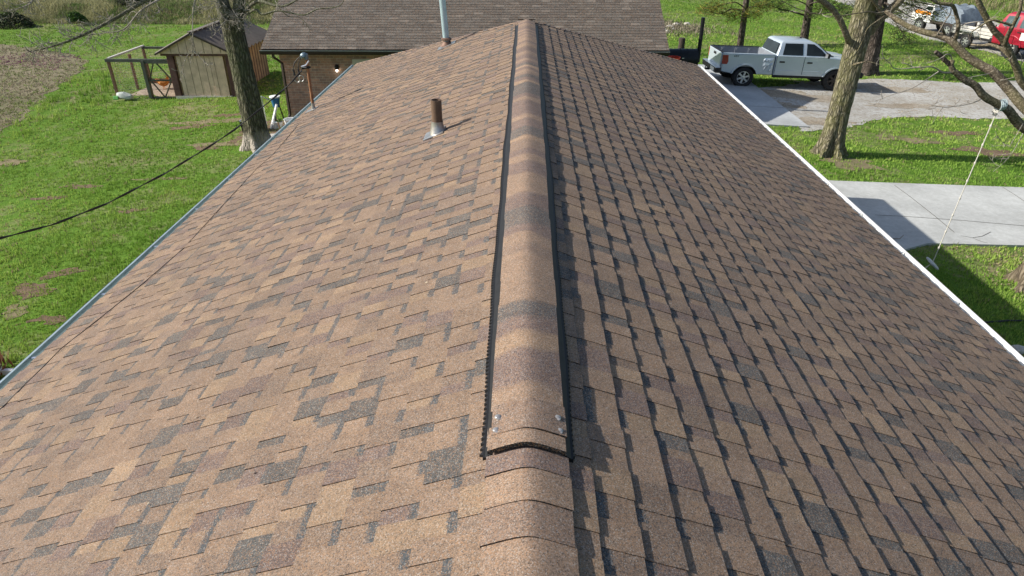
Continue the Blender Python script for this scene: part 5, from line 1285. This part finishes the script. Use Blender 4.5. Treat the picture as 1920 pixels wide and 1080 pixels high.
m = MB(); m.tube([st+Vector((-.03, 0, -.02)), st+Vector((-.10, 0, -.10)), st+Vector((-.11, 0, -.16))], .010, 6); m.build('rope_tail', MT['rope'], sw)
# smoker beside the garage
a = atY(1238, 106, 24.0); smx0 = 4.9; e = atY(1307, 108, 24.0)
sz_ = e.z-.05; smy = 24.0; rad = .34
sm = empty('barrel_smoker', ((a.x+e.x)/2, smy, gz(5)), 'black barrel smoker with tall black chimney pipe beside the garage', 'smoker')
xl, xr = a.x+.15, e.x-.02; cz = sz_
m = MB(); m.lathe([(0, xl-.0), (rad, xl), (rad, xl+.03), (rad*.985, xl+.04), (rad*.985, xr-.05), (rad, xr-.04), (rad, xr), (0, xr)], 32, (0, smy, cz), axis='X'); bdy = m.build('barrel', MT['smoker'], sm, True)
m = MB()
for x in (xl+.5, xr-.35): m.lathe([(rad*1.0, x-.012), (rad*1.012, x-.012), (rad*1.012, x+.012), (rad*1.0, x+.012)], 32, (0, smy, cz), axis='X')
m.build('seam', MT['black'], bdy)
m = MB(); m.tube([(xr+.06, smy, cz-.1), (xr+.06, smy, cz+1.32)], .065, 16); m.bar((xr-.05, smy, cz+.05), (xr+.06, smy, cz+.05), .12, .12); m.build('chimney', MT['smoker'], sm, True)
for x in (xl+.3, xr-.3):
    for s in (-1, 1): m = MB(); m.bar((x, smy+s*.2, cz-.2), (x, smy+s*.28, gz(x)), .05, .05); m.build('leg', MT['smoker'], sm)
m = MB(); m.bar((xl+.5, smy-rad-.05, cz+.1), (xr-.5, smy-rad-.05, cz+.1), .025, .025)
for x in (xl+.55, xr-.55): m.bar((x, smy-rad+.03, cz+.1), (x, smy-rad-.05, cz+.1), .02, .02)
m.build('handle', MT['steel'], sm)
# dark post, red tub, stones beyond the garage
pp = gp(1276, 101); pp = Vector((pp.x, pp.y, gz(pp.x)))
hp = atY(1278, 71, pp.y).z-pp.z
m = MB(); rr = random.Random(3); m.tube([pp+Vector((rr.uniform(-.01, .01), 0, h*hp/6)) for h in range(7)], [.17, .16, .16, .155, .155, .16, .14], 10, True, .08, 3)
o = m.build('post', MT['darkpost'], None, True, ang=50); tag(o, 'dark rotting wooden post standing behind the black smoker', 'post')
rb_ = atY(1264, 107, 23.0); m = MB(); m.lathe([(.14, rb_.z-.5), (.19, rb_.z), (.205, rb_.z+.01), (.205, rb_.z-.015), (.175, rb_.z-.01), (.13, rb_.z-.45), (0, rb_.z-.46)], 22, (rb_.x, rb_.y, 0))
tub = m.build('tub', MT['redplastic'], None, True); tag(tub, 'red plastic tub at the dark corner of the garage', 'tub')
m = MB(); m.lathe([(.16, gz(rb_.x)), (.2, gz(rb_.x)+.3), (.2, rb_.z-.48)], 14, (rb_.x, rb_.y, 0)); o = m.build('stump', MT['darkpost'], None); tag(o, 'dark stump under the red tub', 'stump')
def rock(name, c, r, label, cat='stone', seed=1, mat='stone', group=None):
    rr = random.Random(seed); bm = bmesh.new(); bmesh.ops.create_icosphere(bm, subdivisions=2, radius=1)
    for v in bm.verts: v.co *= 1+rr.uniform(-.22, .22); v.co = Vector((v.co.x*r, v.co.y*r*.8, max(-.15*r, v.co.z*r*.6)))
    me = bpy.data.meshes.new(name); bm.to_mesh(me); bm.free(); me.materials.append(MT[mat]); o = bpy.data.objects.new(name, me); COL.objects.link(o); o.location = c
    return tag(o, label, cat, group)
rock('stone', gp(1288, 47)+Vector((0, 0, .03)), .22, 'pale flat stone on the rough grass beyond the garage', 'stone', 2)
for k, (x, y) in enumerate(((1246, 57), (1250, 61), (1256, 52), (1262, 56), (1244, 52), (1268, 48))):
    rock('rubble_stone', gp(x, y)+Vector((0, 0, .03)), .13+.05*(k % 3), 'grey rubble stone in the heap past the garage roof corner', 'stone', 10+k, 'stone', 'rubble beyond the garage')
rock('stone', gp(350, 408)+Vector((0, 0, .02)), .07, 'small white stone on the left lawn beside the gutter', 'stone', 5)
rock('stone', gp(1906, 660)+Vector((0, 0, .03)), .13, 'rounded grey stone on shaded grass below the white gutter', 'stone', 6)
# things at the garage corner
g0 = gp(517, 212); by = 21.7
bx = atY(516, 187, by); zg = gz(bx.x)
ht = atY(512, 180, by).z
bk = empty('utility_bucket', (bx.x, by, zg), 'blue bucket with white rim on dark legs at the garage corner', 'bucket')
m = MB(); m.lathe([(.10, ht-.34), (.15, ht-.04), (.14, ht-.04), (.09, ht-.32), (0, ht-.32)], 18, (bx.x, by, 0)); m.build('bucket', MT['blueplastic'], bk, True)
m = MB(); m.lathe([(.14, ht-.045), (.168, ht-.035), (.168, ht), (.14, ht+.005)], 18, (bx.x, by, 0)); m.build('rim', MT['white'], bk, True)
for s in range(3):
    a = s*2.09+.4; m = MB(); m.bar((bx.x+math.cos(a)*.09, by+math.sin(a)*.09, ht-.3), (bx.x+math.cos(a)*.2, by+math.sin(a)*.2, zg), .03, .03); m.build('leg', MT['darktrim'], bk)
p1 = atY(508, 238, 21.3); p1.z = gz(p1.x); p2 = atY(519, 195, 21.5); m = MB(); m.bar(p1, p2, .09, .05); o = m.build('board', MT['white'], None, bevel=.005); tag(o, 'long white board leaning towards the garage downspout', 'board')
p1 = atY(490, 181, 21.0); p2 = atY(504, 187, 21.5); m = MB(); m.bar(p1, p2, .035, .035); m.bar(p1, (p1.x, p1.y, gz(p1.x)), .035, .035); o = m.build('hand_rail', MT['alu'], None); tag(o, 'grey metal rail between the tree and the blue bucket', 'rail')
c = gp(503, 223); c.y = 21.1; m = MB(); m.prism([(c.x-.26, c.z), (c.x+.26, c.z), (c.x+.30, c.z+.36), (c.x-.30, c.z+.36), (c.x-.30, c.z+.34), (c.x+.27, c.z+.33), (c.x+.23, c.z+.03), (c.x-.23, c.z+.03), (c.x-.27, c.z+.33), (c.x-.3, c.z+.34)], c.y-.2, c.y+.2)
m.add([(c.x-.25, c.y+.2, c.z), (c.x+.25, c.y+.2, c.z), (c.x+.29, c.y+.2, c.z+.35), (c.x-.29, c.y+.2, c.z+.35)], [(0, 1, 2, 3)]); m.add([(c.x-.25, c.y-.2, c.z), (c.x+.25, c.y-.2, c.z), (c.x+.29, c.y-.2, c.z+.35), (c.x-.29, c.y-.2, c.z+.35)], [(3, 2, 1, 0)])
tote = m.build('tote', MT['black'], None, bevel=.01); tag(tote, 'black plastic tote with pale rim behind the tree base', 'box')
m = MB(); m.box((c.x, c.y-.2, c.z+.365), (.62, .03, .025)); m.box((c.x, c.y+.2, c.z+.365), (.62, .03, .025)); m.box((c.x-.3, c.y, c.z+.365), (.03, .43, .025)); m.box((c.x+.3, c.y, c.z+.365), (.03, .43, .025)); m.build('rim', MT['alu'], tote)
c = atY(546, 234, 21.2); m = MB(); z0 = gz(c.x); m.lathe([(.15, z0), (.20, z0+.30), (.215, z0+.31), (.19, z0+.305), (.14, z0+.02), (0, z0+.02)], 20, (c.x, c.y, 0)); o = m.build('pail', MT['white'], None, True); tag(o, 'white pail standing at the foot of the downspout', 'pail')
c = atY(526, 240, 20.8); z0 = gz(c.x); m = MB(); m.bar((c.x, c.y, z0), (c.x-.06, c.y, z0+.32), .04, .03); o = m.build('stake', MT['shedside'], None); tag(o, 'short pale wooden stake in bare soil by the garage', 'stake')
for k, (px, py) in enumerate(((513, 216), (521, 213))):
    c = atY(px, py, 21.3); z0 = gz(c.x); m = MB(); m.lathe([(.07, z0), (.10, z0+.2), (.11, z0+.21), (.08, z0+.2), (0, z0+.17)], 14, (c.x, c.y, 0)); o = m.build('flower_pot', MT['white'], None, True)
    tag(o, ('white flower pot just behind the leaning white board', 'white flower pot with sprouting leaves beside the downspout')[k], 'pot')
    lf = MB(); rr = random.Random(k)
    for _ in range(26):
        d = Vector((rr.gauss(0, 1), rr.gauss(0, 1), rr.uniform(.2, 1.2))).normalized(); p = Vector((c.x, c.y, z0+.2)); q = p+d*rr.uniform(.06, .18); s = d.orthogonal().normalized()*.02
        lf.col = (0.06*rr.uniform(.6, 1.5), .14*rr.uniform(.6, 1.4), .03); lf.add([p, p.lerp(q, .6)+s, q, p.lerp(q, .6)-s], [(0, 1, 2, 3)])
    if k: lf.build('leaves', MT['leaf'], o, nfix=False)
c = gp(517, 259); m = MB(); m.box((c.x+.1, c.y-.1, c.z+.06), (.8, .5, .10), Matrix.Rotation(R(12), 3, 'Z')); o = m.build('paving_slab', MT['stone'], None, bevel=.015); tag(o, 'pale paving slab lying beside the big tree base', 'slab')
# clump and edging at the lower left corner
c = gp(2, 712); lf = MB(); rr = random.Random(12)
for _ in range(900):
    d = Vector((rr.gauss(0, 1), rr.gauss(0, 1), abs(rr.gauss(.3, .8)))).normalized(); p = c+Vector((rr.gauss(-.45, .16), rr.gauss(-.1, .18), 0)); h = rr.uniform(.1, .45); q = p+Vector((d.x*.18, d.y*.18, h)); s = d.orthogonal().normalized()*.02
    k = rr.uniform(.5, 1.4); lf.col = (0.16*k, 0.075*k, 0.045*k); lf.add([p, p.lerp(q, .5)+s, q, p.lerp(q, .5)-s], [(0, 1, 2, 3)])
o = lf.build('dead_shrub', MT['leaf'], None, nfix=False); tag(o, 'low red brown withered shrub beside the left gutter', 'shrub')
a = gp(10, 704); b = gp(30, 702); m = MB(); m.bar(a+Vector((-.9, 0, .05)), b+Vector((.5, 0, .05)), .07, .10); o = m.build('bed_edging', MT['white'], None, bevel=.01); tag(o, 'white edging strip on the lawn beside the withered shrub', 'edging')
a = gp(2, 697); m = MB(); m.tube([a, a+Vector((.0, .02, .24))], .03, 10); o = m.build('marker_stake', MT['white'], None, True); tag(o, 'short white round stake in grass above the withered shrub', 'stake')
a = gp(1852, 607); b = gp(1930, 604); m = MB(); m.tube([a+Vector((-1.0, -.05, .02)), a+Vector((0, 0, .03)), a.lerp(b, .5)+Vector((0, .03, .03)), b+Vector((0, 0, .03)), b+Vector((1.5, .1, .03))], .016, 8); o = m.build('garden_hose', MT['wire'], None, True); tag(o, 'dark hose lying straight across the shaded right lawn', 'hose')
# fallen twig on the driveway
a = gp(1683, 455); m = MB(); m.tube([a+Vector((-.1, .05, .07)), a+Vector((.02, 0, .09)), a+Vector((.10, .04, .16))], [.01, .012, .006], 6); o = m.build('fallen_twig', MT['twig'], None); tag(o, 'small dark twig on the driveway edge by the gutter', 'twig')
# bushes on the bank
def bush(c, r, h, cols, label, seed, n=1500):
    rr = random.Random(seed); lf = MB()
    for _ in range(n):
        d = Vector((rr.gauss(0, 1), rr.gauss(0, 1), abs(rr.gauss(0, 1)))).normalized(); k = rr.uniform(.5, 1)**.5
        p = c+Vector((d.x*r*k*(1+.25*math.sin(5*d.x+seed)), d.y*r*k, d.z*h*k)); s = Vector((rr.gauss(0, 1), rr.gauss(0, 1), rr.gauss(0, 1))).normalized(); t = s.orthogonal().normalized()
        q = rr.uniform(.04, .09); kk = rr.uniform(.6, 1.4); cc = rr.choice(cols); lf.col = tuple(v*kk for v in cc); lf.add([p-s*q, p+t*q*.6, p+s*q, p-t*q*.6], [(0, 1, 2, 3)])
    o = lf.build('bush', MT['leaf'], None, nfix=False); tag(o, label, 'bush'); return o
bush(gp(27, 51), 1.0, .9, [(0.04, 0.045, 0.03), (0.06, 0.06, 0.035), (0.03, 0.05, 0.02)], 'round dark bush at the foot of the grassy bank', 3)
c = atZ(253, 9, .2); bush(c, 1.1, .9, [(0.05, 0.05, 0.035), (0.04, 0.06, 0.02)], 'dark scrubby bush on top of the grassy bank', 7)
c = gp(136, 50); bush(c+Vector((0, .6, .2)), .55, .6, [(0.05, 0.10, 0.02), (0.04, 0.07, 0.02)], 'small green bush halfway along the bank foot', 9, 700)
c = gp(500, 30); bush(c, 1.5, 1.1, [(0.12, 0.11, 0.06), (0.09, 0.10, 0.04), (0.16, 0.14, 0.09)], 'grey brown brush between the shed and garage roofs', 11, 2200)
c = gp(455, 30); bush(c, 1.6, 1.2, [(0.12, 0.11, 0.07), (0.14, 0.12, 0.08)], 'dry brown brush behind the shed roof', 13, 2200)
#END_SMALL
#BEGIN_GRASS
# ------------------------------------------------------------------ grass, stubble and rough growth
def scatter(n, rmin, rmax, amin=-44, amax=44):
    a = nrg.uniform(R(amin), R(amax), n); r = np.exp(nrg.uniform(math.log(rmin), math.log(rmax), n))
    return np.sin(a)*r, np.cos(a)*r, r
def vnoise(x, y, s, seed):
    g = np.random.default_rng(seed).random((128, 128)); x = x/s; y = y/s
    xi = np.floor(x).astype(int); yi = np.floor(y).astype(int); fx = x-xi; fy = y-yi; fx = fx*fx*(3-2*fx); fy = fy*fy*(3-2*fy)
    A = g[xi % 128, yi % 128]; B = g[(xi+1) % 128, yi % 128]; C = g[xi % 128, (yi+1) % 128]; D = g[(xi+1) % 128, (yi+1) % 128]
    return (A*(1-fx)+B*fx)*(1-fy)+(C*(1-fx)+D*fx)*fy
def blades(x, y, h, wd, cols, zoff, per=4, spread=.03, lean=.5):
    n = len(x); N = n*per; X = np.repeat(x, per)+nrg.normal(0, 1, N)*spread; Y = np.repeat(y, per)+nrg.normal(0, 1, N)*spread
    H = np.repeat(h, per)*nrg.uniform(.6, 1.3, N); W = np.repeat(wd, per); Z = gnp(X)+np.repeat(zoff, per)
    a = nrg.uniform(0, 2*np.pi, N); b = nrg.uniform(0, 2*np.pi, N); ln = nrg.uniform(.1, 1, N)*lean*H
    V = np.empty((N, 3, 3)); V[:, 0] = np.stack([X-np.cos(a)*W, Y-np.sin(a)*W, Z-.005], 1); V[:, 1] = np.stack([X+np.cos(a)*W, Y+np.sin(a)*W, Z-.005], 1)
    V[:, 2] = np.stack([X+np.cos(b)*ln, Y+np.sin(b)*ln, Z+H], 1)
    c = np.repeat(cols, per, 0)*nrg.uniform(.75, 1.3, (N, 1))
    return V.reshape(-1, 3), np.arange(N*3).reshape(N, 3), c
HARD = [P_GRAVEL, P_PATH, P_DRIVE, P_ROAD, P_PEN, [(-3.3, -6), (3.3, -6), (3.3, 14.4), (-3.3, 14.4)],
        [(GX0+.4, GY), (GX1-.4, GY), (GX1-.4, 29.2), (GX0+.4, 29.2)], [(sx0, sy), (sx1, sy), (sx1, sy+SD), (sx0, sy+SD)]]
x, y, r = scatter(150000, 8.5, 75)
keep = np.ones(len(x), bool)
for p in HARD:
    jx = nrg.normal(0, .10, len(x)); keep &= ~in_poly(x+jx, y, p)
inf = in_poly(x+nrg.normal(0, .3, len(x)), y+nrg.normal(0, .3, len(x)), P_FIELD)
bare = in_poly(x, y, P_MULCH)
for p in P_WORN: bare |= in_poly(x+nrg.normal(0, .12, len(x)), y+nrg.normal(0, .12, len(x)), p)
keep &= ~(bare & (nrg.random(len(x)) < .7)); keep &= ~(inf & (nrg.random(len(x)) < .93))
keep &= ~((y > 46) & (x < -9))
n1 = vnoise(x+500, y+500, 2.3, 1)*.5+vnoise(x+500, y+500, .7, 2)*.3+vnoise(x+500, y+500, 6.5, 3)*.4
thin = n1 > .83; keep &= ~(thin & (nrg.random(len(x)) < .65))
x, y, r, n1 = x[keep], y[keep], r[keep], n1[keep]
t = np.clip((n1-.3)/.6, 0, 1)[:, None]
lush = np.array([0.140, 0.265, 0.034]); lite = np.array([0.330, 0.440, 0.095]); straw = np.array([0.30, 0.26, 0.14])
cols = lush*(1-t)+lite*t
dry = nrg.random(len(x)) < (.05+.22*np.clip((n1-.62)/.3, 0, 1)); cols[dry] = straw
far = np.clip((r-34)/20, 0, 1)[:, None]*.5; cols = cols*(1-far)+np.array([0.155, 0.235, 0.04])*far
clump = vnoise(x+300, y+100, .9, 8)
h = .035+.045*clump+.03*(nrg.random(len(x)) < .05); h *= 1+.012*np.clip(r-15, 0, 40)
edge = in_poly(x, y, GP([(150, 110), (215, 110), (245, 180), (130, 215), (40, 265), (20, 235), (110, 180)])); h[edge] *= 2.0*clump[edge]+.9
V, F, c = blades(x, y, h, .006+.00033*r, cols, np.zeros(len(x)))
o = fast_mesh('grass', V, F, c, MT['leaf'], 3); tag(o, kind='stuff')
# stubble on the bare field
x, y, r = scatter(60000, 16, 60, -46, -15); k = in_poly(x, y, P_FIELD); x, y, r = x[k], y[k], r[k]
pn = vnoise(x+200, y+200, 3.0, 21); pz_ = in_poly(x, y, GP([(-20, 108), (60, 96), (130, 98), (180, 108), (120, 116), (108, 134), (60, 128), (0, 122)]))
st = np.array([0.285, 0.24, 0.165]); pu = np.array([0.21, 0.10, 0.135]); gr_ = np.array([0.14, 0.17, 0.05])
q = nrg.random(len(x)); cols = np.where((pz_ & (q < .75*(pn > .42)))[:, None], pu, np.where((q < .22+.35*(pn > .55))[:, None], gr_, st))
V, F, c = blades(x, y, .03+.05*nrg.random(len(x)), .010+.0004*r, cols, np.zeros(len(x)), 3, .05, 1.4)
o = fast_mesh('stubble', V, F, c, MT['leaf'], 3); tag(o, kind='stuff')
# rough dry growth on the bank
n = 15000; x = nrg.uniform(-50, -10, n); y = 45.6+nrg.random(n)**1.3*4.5; pr = np.interp(y, [46, 46.6, 47.4, 48.2, 49.2, 51], [0, .2, .5, .72, .82, .86])*np.clip((-9.5-x)/4, 0, 1)
tb2 = vnoise(x, y, 1.2, 31); tan_ = np.array([0.30, 0.29, 0.15]); olive = np.array([0.13, 0.20, 0.05]); brn_ = np.array([0.19, 0.175, 0.10])
q = nrg.random(n); cols = np.where((tb2 > .55)[:, None], tan_, np.where((q < .5)[:, None], olive, brn_))
V, F, c = blades(x, y, .10+.22*tb2, np.full(n, .022), cols, pr, 4, .14, .9)
o = fast_mesh('bank_growth', V, F, c, MT['leaf'], 3); tag(o, kind='stuff')
n = 9000; x = nrg.uniform(-60, -10, n); y = 49.5+nrg.random(n)*25; cols = np.array([[0.13, 0.21, 0.035]])*nrg.uniform(.6, 1.4, (n, 1))
V, F, c = blades(x, y, .14+.1*nrg.random(n), np.full(n, .03), cols, np.interp(y, [49, 51, 80], [.82, .86, 1.0])*np.clip((-9.5-x)/4, 0, 1), 4, .1, .7)
o = fast_mesh('bank_top_grass', V, F, c, MT['leaf'], 3); tag(o, kind='stuff')
# rough verge past the road on the right and the weedy heap past the garage
n = 7000; x = nrg.uniform(18, 60, n); y = nrg.uniform(40, 75, n); ok_ = (y > 62-(x-22)*.9) & ~in_poly(x, y, P_ROAD); x, y = x[ok_], y[ok_]; n = len(x)
q = nrg.random(n); cols = np.where((q < .5)[:, None], np.array([0.24, 0.21, 0.12]), np.array([0.12, 0.14, 0.045]))
V, F, c = blades(x, y, .25+.35*nrg.random(n), np.full(n, .03), cols, np.zeros(n), 4, .2, .8)
o = fast_mesh('verge_growth', V, F, c, MT['leaf'], 3); tag(o, kind='stuff')
hp_ = gp(1258, 52); n = 900; x = hp_.x+nrg.normal(0, 1.3, n); y = hp_.y+nrg.normal(0, 1.4, n); q = nrg.random(n); cols = np.where((q < .7)[:, None], np.array([0.30, 0.26, 0.19]), np.array([0.10, 0.09, 0.06]))
V, F, c = blades(x, y, .08+.16*nrg.random(n), np.full(n, .02), cols, np.zeros(n), 4, .12, 1.2)
o = fast_mesh('weed_heap', V, F, c, MT['leaf'], 3); tag(o, kind='stuff')
# a few blown leaf scraps on the shingles
n = 150; sx_ = nrg.choice([-1, 1], n); d_ = nrg.uniform(.25, 3.5, n); yy = nrg.uniform(-1, 11, n); V = []; F = []
for i in range(n):
    p = Vector((sx_[i]*d_[i], yy[i], RIDGE-M*d_[i]+.016)); a = rng.uniform(0, 6.28); q = rng.uniform(.004, .011); u = Vector((math.cos(a), math.sin(a), -M*sx_[i]*math.cos(a)))*q; v2 = Vector((-math.sin(a), math.cos(a), M*sx_[i]*math.sin(a)))*q*.5
    o_ = len(V); V += [tuple(p-u), tuple(p+v2+Vector((0, 0, .003))), tuple(p+u), tuple(p-v2)]; F.append((o_, o_+1, o_+2, o_+3))
o = fast_mesh('leaf_scraps', np.array(V), np.array(F), np.array([[0.42, 0.36, 0.26]])*nrg.uniform(.25, 1.2, (n, 1)), MT['leaf'], 4); tag(o, kind='stuff')
# leaf litter on gravel and lawn
n = 9000; x, y, r = scatter(n, 12, 34, 14, 46); k = (in_poly(x, y, P_GRAVEL) & (vnoise(x, y, 1.6, 41) > .5)) | (vnoise(x, y, 2.4, 43) > .78); k &= ~in_poly(x, y, P_DRIVE) & ~in_poly(x, y, P_PATH); x, y = x[k], y[k]; n = len(x)
q = nrg.random((n, 1)); cols = np.array([0.26, 0.19, 0.11])*(1-q)+np.array([0.42, 0.35, 0.24])*q
V, F, c = blades(x, y, np.full(n, .015), np.full(n, .022), cols, np.full(n, .016), 2, .06, 3.5)
o = fast_mesh('leaf_litter', V, F, c, MT['leaf'], 3); tag(o, kind='stuff')
#END_GRASS
